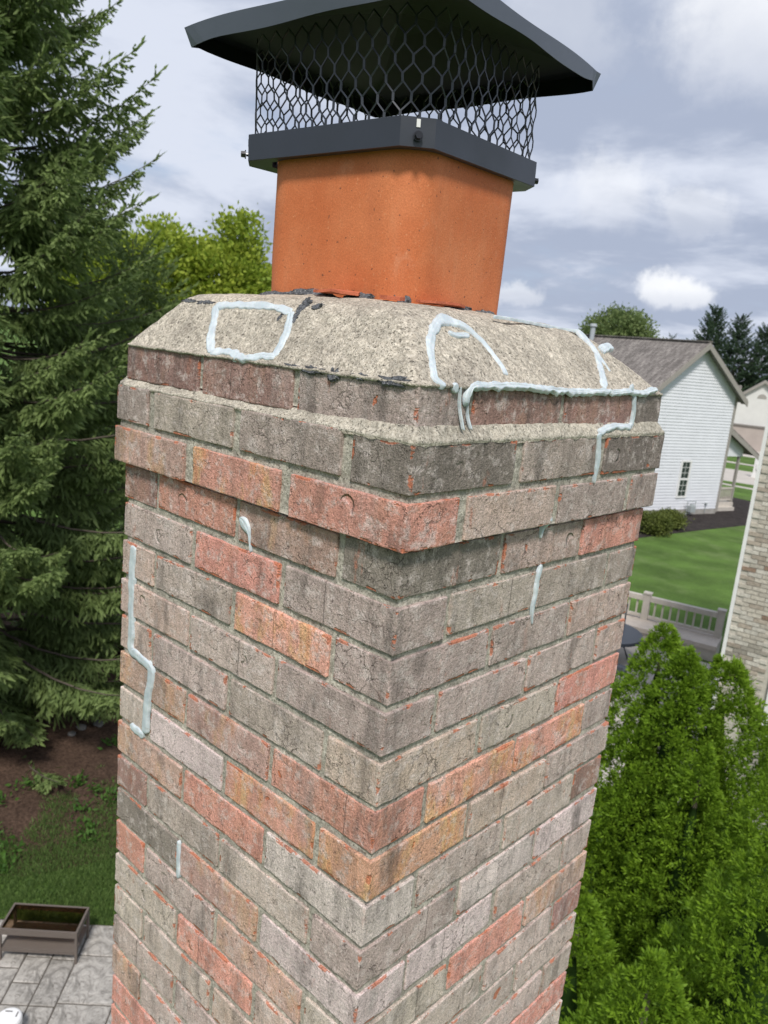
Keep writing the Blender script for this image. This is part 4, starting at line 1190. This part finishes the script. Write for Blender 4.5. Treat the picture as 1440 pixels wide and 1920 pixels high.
# ------------------------------------------------------------------ neighbouring white house
HB = Vector((-15.30, 35.55, ZG)); HA = math.atan2(0.9497, 0.3131)
house = empty('white_house', HB, HA)
tag(house, 'white sided two-storey gable house with taupe trim and brown shingle roof', 'house')
X0, X1, PK, HE, HP, DEP = -1.05, 4.92, 1.93, 5.95, 8.2, 13.0
def lap(name, x0, x1, y, zlo, top_fn, row, mat, parent, nrm=-1):
    v = []; f = []
    z = zlo
    while True:
        za, zb = z, z + row
        segs = []
        for zz in (za, zb): segs.append(top_fn(zz))
        if segs[0] is None: break
        if segs[1] is None: segs[1] = ((segs[0][0] + segs[0][1]) / 2 - 0.001, (segs[0][0] + segs[0][1]) / 2 + 0.001)
        o = len(v)
        v += [(segs[0][0], y + nrm * 0.028, za), (segs[0][1], y + nrm * 0.028, za), (segs[1][1], y, zb), (segs[1][0], y, zb), (segs[0][0], y, za), (segs[0][1], y, za)]
        f += [(o, o + 1, o + 2, o + 3), (o + 4, o + 5, o + 1, o)]
        z += row
    return link(name, pyd(name, v, f), mat, parent)
def gable(z):
    if z <= HE: return (X0, X1)
    q = (z - HE) / (HP - HE)
    if q >= 0.995: return None
    return (X0 + (PK - X0) * q, X1 - (X1 - PK) * q)
lap('siding', X0, X1, 0.0, 0.28, gable, 0.148, M['siding'], house)
body = MB(); body.extr([(X0, 0.03, 0), (X1, 0.03, 0), (X1, 0.03, HE), (PK, 0.03, HP - 0.02), (X0, 0.03, HE)], (0, DEP, 0)); body.build('wall', M['siding'], house)
fd = MB(); fd.box(X0 - 0.005, X1 + 0.005, -0.012, 0.02, 0, 0.28); fd.build('foundation', M['foundation'], house)
ov = 0.42; yo = -0.38
sl = (HP - HE) / (PK - X0); sr = (HP - HE) / (X1 - PK)
for nm, xs, s_ in (('roof', X0, sl), ('roof', X1, sr)):
    sg = -1 if xs == X0 else 1
    ex, ez = xs + sg * ov, HE - s_ * ov
    rf = MB(); th = 0.14
    rf.extr([(PK, yo, HP + 0.05), (ex, yo, ez + 0.05), (ex, yo, ez + 0.05 + th), (PK, yo, HP + 0.05 + th)], (0, DEP + 0.8, 0))
    ro = rf.build(nm, M['shingle'], house)
    rk = MB(); rk.extr([(PK, yo - 0.03, HP - 0.13), (ex, yo - 0.03, ez - 0.13), (ex, yo - 0.03, ez + 0.14), (PK, yo - 0.03, HP + 0.14)], (0, 0.035, 0))
    rk.build('rake_board', M['trim_taupe'], ro)
    so_ = MB(); so_.extr([(PK, yo, HP - 0.01), (ex, yo, ez - 0.01), (ex, yo, ez + 0.045), (PK, yo, HP + 0.045)], (0, -yo - 0.005, 0))
    so_.build('soffit', M['soffit'], ro)
rg = MB(); rg.bar((PK, yo, HP + 0.21), (PK, DEP + 0.4, HP + 0.21), 0.3, 0.05); rg.build('ridge_cap', M['shingle'], house)
vp = MB(); vp.tube([(PK - 0.35, 7.2, HP - 0.2), (PK - 0.35, 7.2, HP + 0.62)], [0.13, 0.13], 12); vp.tube([(PK - 0.35, 7.2, HP + 0.62), (PK - 0.35, 7.2, HP + 0.66), (PK - 0.35, 7.2, HP + 0.80)], [0.13, 0.20, 0.17], 12)
vp.build('vent_pipe', M['pipe'], house, False)
cb = MB(); cb.box(X1 - 0.07, X1 + 0.03, -0.035, 0.05, 0.1, HE); cb.build('corner_board', M['trim_taupe'], house)
ds = MB(); ds.box(X1 + 0.035, X1 + 0.11, -0.03, 0.05, 0.1, HE - 0.1); ds.build('downspout', M['trim_taupe'], house)
# window with grilles
wn = MB(); wx0, wx1, wz0, wz1 = 1.80, 2.50, 0.86, 2.74
for a in ((wx0, wx1, -0.06, -0.015, wz0, wz0 + 0.09), (wx0, wx1, -0.06, -0.015, wz1 - 0.09, wz1), (wx0, wx0 + 0.08, -0.06, -0.015, wz0 + 0.09, wz1 - 0.09), (wx1 - 0.08, wx1, -0.06, -0.015, wz0 + 0.09, wz1 - 0.09), (wx0 + 0.08, wx1 - 0.08, -0.055, -0.015, 1.76, 1.84)): wn.box(*a)
win = wn.build('window', M['trim_white'], house)
for z0, z1 in ((wz0 + 0.09, 1.76), (1.84, wz1 - 0.09)):
    for i in range(2):
        for k in range(3):
            xa_, xb_ = wx0 + 0.08 + i * 0.27, wx0 + 0.08 + (i + 1) * 0.27
            za_, zb_ = z0 + (z1 - z0) * k / 3, z0 + (z1 - z0) * (k + 1) / 3
            p = MB(); p.box(xa_ + 0.012, xb_ - 0.012, -0.034, -0.024, za_ + 0.012, zb_ - 0.012); p.build('pane', M['glass'], win)
    gm = MB(); gm.box(wx0 + 0.08, wx1 - 0.08, -0.030, -0.0225, z0, z1); gm.build('grille', M['trim_white'], win)
# porch on the street side
pf = MB(); pf.box(X1 + 0.05, 7.15, 0.72, 3.2, 0.0, 0.40); pf.box(X1 + 0.12, 6.95, 0.45, 0.72, 0.0, 0.2); po = pf.build('porch_deck', M['tan_rail'], house)
for (x, y) in ((7.05, 0.82), (6.52, 2.6)):
    q = MB(); q.box(x - 0.06, x + 0.06, y - 0.06, y + 0.06, 0.4, 2.86); q.build('porch_post', M['trim_taupe'], po)
q = MB(); q.box(X1 + 0.1, 7.1, 0.78, 0.86, 1.10, 1.20); q.box(X1 + 0.1, 7.1, 0.79, 0.85, 0.50, 0.57); q.build('porch_rail', M['tan_rail'], po)
for i in range(14):
    x = X1 + 0.25 + i * 0.135
    q = MB(); q.box(x, x + 0.045, 0.80, 0.84, 0.57, 1.10); q.build('baluster', M['tan_rail'], po)
pr = MB()
pr.extr([(5.5, 0.35, 4.25), (8.0, 0.35, 2.92), (8.0, 0.35, 3.06), (5.5, 0.35, 4.40)], (0, 3.2, 0)); pr.extr([(5.5, 0.35, 4.25), (4.95, 0.35, 3.95), (4.95, 0.35, 4.10), (5.5, 0.35, 4.40)], (0, 3.2, 0))
pro = pr.build('porch_roof', M['shingle'], house)
q = MB(); q.extr([(5.5, 0.32, 4.05), (7.98, 0.32, 2.75), (7.98, 0.32, 2.98), (5.5, 0.32, 4.30)], (0, 0.03, 0)); q.build('rake_board', M['trim_taupe'], pro)
q = MB(); q.extr([(4.97, 0.72, 2.86), (7.2, 0.72, 2.86), (7.2, 0.72, 3.25), (5.5, 0.72, 4.15), (4.97, 0.72, 3.9)], (0, 0.05, 0)); q.build('gable_panel', M['siding'], pro)
# gas meter and tap by the wall
gm = empty('gas_meter', house.matrix_basis @ Vector((2.78, -0.28, 0)), HA)
tag(gm, 'grey gas meter and pipes against the white siding', 'meter')
q = MB(); q.box(-0.17, 0.17, -0.1, 0.12, 0.20, 0.50); q.tube([(0, 0.01, 0.50), (0, 0.01, 0.60)], [0.11, 0.09], 10); q.build('meter_body', M['meter'], gm)
q = MB(); q.tube([(-0.3, 0.05, 0), (-0.3, 0.05, 0.72), (0.28, 0.05, 0.72), (0.28, 0.05, 0.1)], [0.025] * 4, 6); q.build('meter_pipe', M['meter'], gm)
tp = empty('wall_tap', house.matrix_basis @ Vector((4.05, -0.05, 0)), HA)
tag(tp, 'small dark tap with pipe low on the white siding', 'tap')
q = MB(); q.tube([(0, 0, 0.1), (0, 0, 0.55)], [0.02, 0.02], 6); q.box(-0.07, 0.07, -0.06, 0.02, 0.52, 0.60); q.build('tap_body', M['meter'], tp)
for i, (x, y, rr_, lb) in enumerate(((-13.25, 31.9, 0.72, 'larger round clipped shrub in the dark mulch bed'), (-13.45, 33.9, 0.60, 'smaller round shrub between the larger one and the gas meter'))):
    leafy('shrub', lb, (x, y, ZG), [(0, 0, rr_ * 0.62, rr_, rr_, rr_ * 0.66)], 5200, 0.09, M['shrub'], 60 + i, 0.15, 'clipped shrubs by the white house', 'shrub')

# ------------------------------------------------------------------ ivory house across the street
h2 = empty('ivory_house', (-25.4, 80.2, ZG), math.atan2(0.94, 2.84))
tag(h2, 'far ivory house with arched gable vent beyond the street', 'house')
q = MB(); q.extr([(-2.1, 0, 2.42), (2.6, 0, 2.42), (2.6, 0, 4.75), (0.05, 0, 6.6), (-2.1, 0, 5.02)], (0, 7, 0)); q.build('wall', M['ivory'], h2)
q = MB(); q.box(-5.5, 4.0, -0.4, 7, 0, 2.30); q.build('lower_wall', M['beige'], h2)
q = MB(); q.box(-5.6, 4.1, -0.55, 0.0, 2.30, 2.42); q.build('belt_trim', M['soffit'], h2)
for sg, ex, ez in ((-1, -2.45, 4.72), (1, 2.95, 4.45)):
    q = MB(); q.extr([(0.05, -0.3, 6.62), (ex, -0.3, ez), (ex, -0.3, ez + 0.16), (0.05, -0.3, 6.80)], (0, 7.6, 0)); q.build('roof', M['shingle'], h2)
    q = MB(); q.extr([(0.05, -0.34, 6.50), (ex, -0.34, ez - 0.1), (ex, -0.34, ez + 0.17), (0.05, -0.34, 6.80)], (0, 0.035, 0)); q.build('rake_board', M['trim_taupe'], h2)
q = MB(); q.extr([(-0.42 + 0, -0.03, 5.02)] + [(0.0 + 0.42 * math.cos(a), -0.03, 5.02 + 0.42 * math.sin(a)) for a in np.linspace(0, math.pi, 10)], (0, 0.025, 0)); q.build('arched_vent', M['foundation'], h2)
q = MB(); q.extr([(-6.2, 2, 4.5), (-2.0, 2, 4.5), (-2.0, 4, 5.9), (-6.2, 4, 5.9)], (0, 0.1, 0.12)); q.build('side_roof', M['shingle'], h2)
mbx = empty('mailbox', (-18.0, 58.6, ZG))
tag(mbx, 'white mailbox on a post beside the far street', 'mailbox')
q = MB(); q.box(-0.09, 0.09, -0.09, 0.09, 0, 1.5); q.box(-0.14, 0.14, -0.14, 0.14, 0, 0.25); q.build('post', M['trim_white'], mbx)
q = MB(); q.box(0.1, 0.75, -0.16, 0.16, 0.62, 0.95); q.tube([(0.1, 0, 0.95), (0.75, 0, 0.95)], [0.16, 0.16], 10); q.build('box', M['trim_white'], mbx)

# ------------------------------------------------------------------ deck rail, platform and table
dk = empty('deck_platform', (-6.7, 19.3, ZG), math.atan2(0.4, 1.78))
tag(dk, 'low tan deck with baluster railing at the lawn edge', 'deck')
q = MB(); q.box(-6.0, 0.95, -0.75, 0.25, 0.30, 0.42); q.build('deck_board', M['tan_deck'], dk)
q = MB(); q.box(-6.0, 0.95, -0.70, 0.2, 0.0, 0.29); q.build('skirt', M['tan_rail'], dk)
for x in (-4.9, -2.95, -1.0, 0.85):
    q = MB(); q.box(x - 0.085, x + 0.085, -0.01, 0.16, 0.42, 1.13); q.box(x - 0.105, x + 0.105, -0.03, 0.18, 1.13, 1.17); q.build('post', M['tan_rail'], dk)
q = MB()
for a_, b_ in ((-4.81, -3.04), (-2.86, -1.09), (-0.91, 0.76)): q.box(a_, b_, 0.0, 0.15, 0.94, 1.07)
q.build('top_rail', M['tan_rail'], dk)
q = MB()
for a_, b_ in ((-4.81, -3.04), (-2.86, -1.09), (-0.91, 0.76)): q.box(a_, b_, 0.03, 0.12, 0.47, 0.54)
q.build('bottom_rail', M['tan_rail'], dk)
for a_, b_ in ((-4.81, -3.04), (-2.86, -1.09), (-0.91, 0.76)):
    for i in range(8):
        x = a_ + (b_ - a_) * (i + 0.7) / 8.4
        q = MB(); q.box(x - 0.022, x + 0.022, 0.055, 0.095, 0.54, 0.94); q.build('baluster', M['tan_rail'], dk)
tb = empty('patio_table', (-7.65, 16.5, ZG))
tag(tb, 'dark slate oval patio table with a centre pole behind the arborvitae', 'table')
pts = [(1.05 * math.cos(a), 0.95 * math.sin(a)) for a in np.linspace(0, 2 * math.pi, 36, endpoint=False)]
q = MB(); q.prism(pts, 0.70, 0.735); q.prism([(x * 1.01, y * 1.01) for x, y in pts], 0.66, 0.699); q.build('table_top', M['slate'], tb)
for sx in (-1, 1):
    for sy in (-1, 1):
        q = MB(); q.tube([(sx * 0.6, sy * 0.55, 0.01), (sx * 0.5, sy * 0.42, 0.35), (sx * 0.62, sy * 0.55, 0.66)], [0.025, 0.02, 0.025], 8); q.build('leg', M['slate'], tb)
q = MB(); q.tube([(0.35, 0.6, 0.5), (0.35, 0.6, 1.35)], [0.02, 0.02], 8); q.build('pole', M['slate'], tb)
ch = empty('patio_chair', (-6.55, 15.2, ZG), R_(12))
tag(ch, 'dark patio chair pushed under the slate table', 'chair')
q = MB(); q.box(-0.27, 0.27, -0.25, 0.27, 0.40, 0.45); q.build('seat', M['slate'], ch)
q = MB(); q.box(-0.27, 0.27, -0.30, -0.26, 0.45, 0.60); q.build('backrest', M['slate'], ch)
for sx in (-1, 1):
    for sy in (-1, 1):
        q = MB(); q.bar((sx * 0.24, sy * 0.23, 0.01), (sx * 0.24, sy * 0.23, 0.40), 0.035); q.build('leg', M['slate'], ch)

# ------------------------------------------------------------------ buff brick house corner
BE = Vector((-3.23, 11.75, ZG)); BA = R_(8)
bh = empty('brick_house', BE, BA)
tag(bh, 'buff brick house corner with a white window at the picture edge', 'house')
q = MB(); q.box(0.0, 6.0, 0.006, 7.0, 0.0, 8.2); q.build('wall', M['buff_mortar'], bh)
q = MB(); q.box(-0.055, -0.002, -0.02, 0.10, 0.0, 8.2); q.build('corner_trim', M['trim_white'], bh)
bmesh_ = MB(); bmesh_.box(-0.0965, 0.0965, -0.010, 0.03, -0.0285, 0.0285)
bme = pyd('brick', bmesh_.v, bmesh_.f); bme.materials.append(M['buff'])
WX, WZ0, WZ1 = 0.78, 1.55, 3.35
nb = 0
for row in range(28, 112):
    z = row * 0.0685 + 0.034
    for i in range(6):
        x = 0.1 + i * 0.2035 + (0.102 if row % 2 else 0.0)
        if row % 2 == 0 and i == 5: continue
        if x - 0.1 > 1.02 or (x + 0.1 > WX - 0.10): continue
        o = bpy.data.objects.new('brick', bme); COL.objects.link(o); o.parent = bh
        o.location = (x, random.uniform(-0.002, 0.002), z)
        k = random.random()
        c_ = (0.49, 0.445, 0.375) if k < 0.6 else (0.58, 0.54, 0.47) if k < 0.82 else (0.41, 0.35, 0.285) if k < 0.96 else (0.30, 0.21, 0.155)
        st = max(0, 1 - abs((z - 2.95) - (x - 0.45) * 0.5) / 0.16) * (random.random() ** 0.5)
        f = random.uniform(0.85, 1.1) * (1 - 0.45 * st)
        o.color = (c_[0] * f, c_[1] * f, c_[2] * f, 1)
        nb += 1
w = MB()
for a in ((WX - 0.08, WX, -0.05, 0.005, WZ0, WZ1 + 0.6), (WX + 0.55, WX + 0.64, -0.05, 0.005, WZ0, WZ1 + 0.6), (WX, WX + 0.55, -0.05, 0.005, WZ0, WZ0 + 0.09), (WX, WX + 0.55, -0.05, 0.005, 2.55, 2.63), (WX, WX + 0.55, -0.05, 0.005, WZ1 + 0.52, WZ1 + 0.6)): w.box(*a)
wo = w.build('window', M['trim_white'], bh)
for z0, z1 in ((WZ0 + 0.09, 2.55), (2.63, WZ1 + 0.52)):
    p = MB(); p.box(WX, WX + 0.55, -0.02, -0.01, z0, z1); p.build('pane', M['glass'], wo)
lap('siding', 0.5, 6.0, 0.0, 0.05, lambda z: (0.62, 6.0) if z < WZ0 - 0.02 else None, 0.11, M['trim_taupe'], bh)

# ------------------------------------------------------------------ coffee table and bin on the patio
ct = empty('coffee_table', uv(-3.01, 6.845, ZG + 0.024), R_(45))
tag(ct, 'brown wicker coffee table with smoked glass top on the patio', 'table')
hx, hy, hh = 0.42, 0.205, 0.395
q = MB()
for a in ((-hx, hx, -hy, -hy + 0.022, hh - 0.07, hh), (-hx, hx, hy - 0.022, hy, hh - 0.07, hh), (-hx, -hx + 0.022, -hy + 0.022, hy - 0.022, hh - 0.07, hh), (hx - 0.022, hx, -hy + 0.022, hy - 0.022, hh - 0.07, hh)): q.box(*a)
q.build('apron', M['wicker'], ct)
q = MB(); q.box(-hx + 0.022, hx - 0.022, -hy + 0.022, hy - 0.022, hh - 0.012, hh - 0.004); q.build('glass_top', M['dark_glass'], ct)
q = MB(); q.box(-hx + 0.01, hx - 0.01, -hy + 0.01, hy - 0.01, 0.13, 0.15); q.box(-hx + 0.02, hx - 0.02, -hy + 0.012, -hy + 0.03, 0.105, 0.13); q.build('shelf', M['wicker'], ct)
for sx in (-1, 1):
    for sy in (-1, 1):
        q = MB(); q.box(sx * hx - (0.026 if sx > 0 else 0.002), sx * hx + (0.002 if sx > 0 else 0.026), sy * hy - (0.026 if sy > 0 else 0.002), sy * hy + (0.002 if sy > 0 else 0.026), 0.0, hh - 0.071); q.build('leg', M['wicker'], ct)
bn = empty('plastic_bin', uv(-2.93, 5.72, ZG + 0.026), R_(45))
tag(bn, 'small white plastic bin with dark lid slots at the picture corner', 'bin')
q = MB(); q.tube([(0, 0, 0), (0, 0, 0.12), (0, 0, 0.185), (0, 0, 0.205), (0, 0, 0.212)], [0.10, 0.125, 0.125, 0.115, 0.10], 28); q.build('bin_body', M['white_plastic'], bn, False)
for x, y, hw, hl in ((-0.02, 0.06, 0.035, 0.006), (0.07, 0.03, 0.006, 0.03)):
    q = MB(); q.box(x - hw, x + hw, y - hl, y + hl, 0.209, 0.2135); q.build('slot', M['dark_plastic'], bn)

# ------------------------------------------------------------------ grass, weeds, stones
def blades(n, fn, h0, h1, w0, seed):
    r = np.random.default_rng(seed)
    pts = fn(r, n)
    n = len(pts)
    d = unit(np.stack([r.normal(0, 0.38, n), r.normal(0, 0.38, n), np.ones(n)], 1))
    return leaf_quads(pts, d, r.uniform(h0, h1, n), r.uniform(0.6, 1.2, n) * w0), r.random(n)
def lawn_pts(r, n):
    u = r.uniform(-5.2, -0.8, n); v = 7.25 + r.random(n) * 3.4
    p = np.stack([u * U.x + v * V_.x, u * U.y + v * V_.y, np.full(n, ZG + 0.002)], 1)
    dist = np.hypot(p[:, 0] - TR[0], p[:, 1] - TR[1])
    pn = np.sin(p[:, 0] * 2.3 + 1) * np.sin(p[:, 1] * 2.9) + 0.6 * np.sin(p[:, 0] * 5.1) * np.sin(p[:, 1] * 4.3 + 2)
    prob = np.clip((dist - 3.75 - 0.45 * pn) / 0.9, 0, 1) ** 1.5 + np.clip((pn - 0.45) * 1.2, 0, 0.55) * (dist > 3.0)
    keep = r.random(n) < prob
    return p[keep]
q1, t1 = blades(88000, lawn_pts, 0.035, 0.090, 0.011, 71)
go = link('grass', np_quads('grass', q1, t1 * 0.9), M['blade'])
tag(go, 'short dark green grass between patio and spruce bed', 'grass', kind='stuff')
def weed_pts(r, n):
    nc = 46
    a = r.uniform(-1.1, 0.75, nc) + math.atan2(-1.0, 4.0); rad = r.uniform(2.7, 4.9, nc)
    c_ = np.stack([TR[0] + rad * np.cos(a), TR[1] + rad * np.sin(a)], 1)
    pk = r.integers(0, nc, n)
    xy = c_[pk] + r.normal(0, 0.085, (n, 2))
    return np.column_stack([xy, np.full(n, ZG + 0.01) + r.random(n) * 0.10])
r71 = np.random.default_rng(72)
wp = weed_pts(r71, 2600)
wd = unit(np.stack([r71.normal(0, 0.8, len(wp)), r71.normal(0, 0.8, len(wp)), np.full(len(wp), 0.55)], 1))
wo_ = link('weeds', np_quads('weeds', leaf_quads(wp, wd, r71.uniform(0.05, 0.12, len(wp)), r71.uniform(0.02, 0.05, len(wp))), r71.random(len(wp))), M['weed'])
tag(wo_, 'leafy green weeds scattered over the bare soil', 'weeds', kind='stuff')
def rock(loc, sx, sy, sz, seed, label):
    v = []; f = []; n, k_ = 14, 8
    for i in range(k_ + 1):
        th = math.pi * i / k_
        for j in range(n):
            ph = 2 * math.pi * j / n
            d = Vector((math.sin(th) * math.cos(ph), math.sin(th) * math.sin(ph), math.cos(th)))
            s_ = 1 + 0.28 * mnoise.noise(d * 1.7 + Vector((seed, 0, 0)))
            v.append((d.x * sx * s_, d.y * sy * s_, d.z * sz * s_ + sz * 0.6))
    for i in range(k_):
        for j in range(n):
            f.append((i * n + j, (i + 1) * n + j, (i + 1) * n + (j + 1) % n, i * n + (j + 1) % n))
    o = link('stone', pyd('stone', v, f), M['stone'], None, True)
    o.location = loc
    tag(o, label, 'stone', 'pale stones under the spruce')
rock((-11.35, 5.60, ZG), 0.12, 0.08, 0.045, 1.0, 'pale stone nearest the chimney edge under the spruce')
rock((-11.40, 5.32, ZG), 0.11, 0.08, 0.04, 2.0, 'middle pale stone of three under the spruce')
rock((-11.30, 5.10, ZG), 0.08, 0.07, 0.03, 3.0, 'small pale stone at the open end of the row')
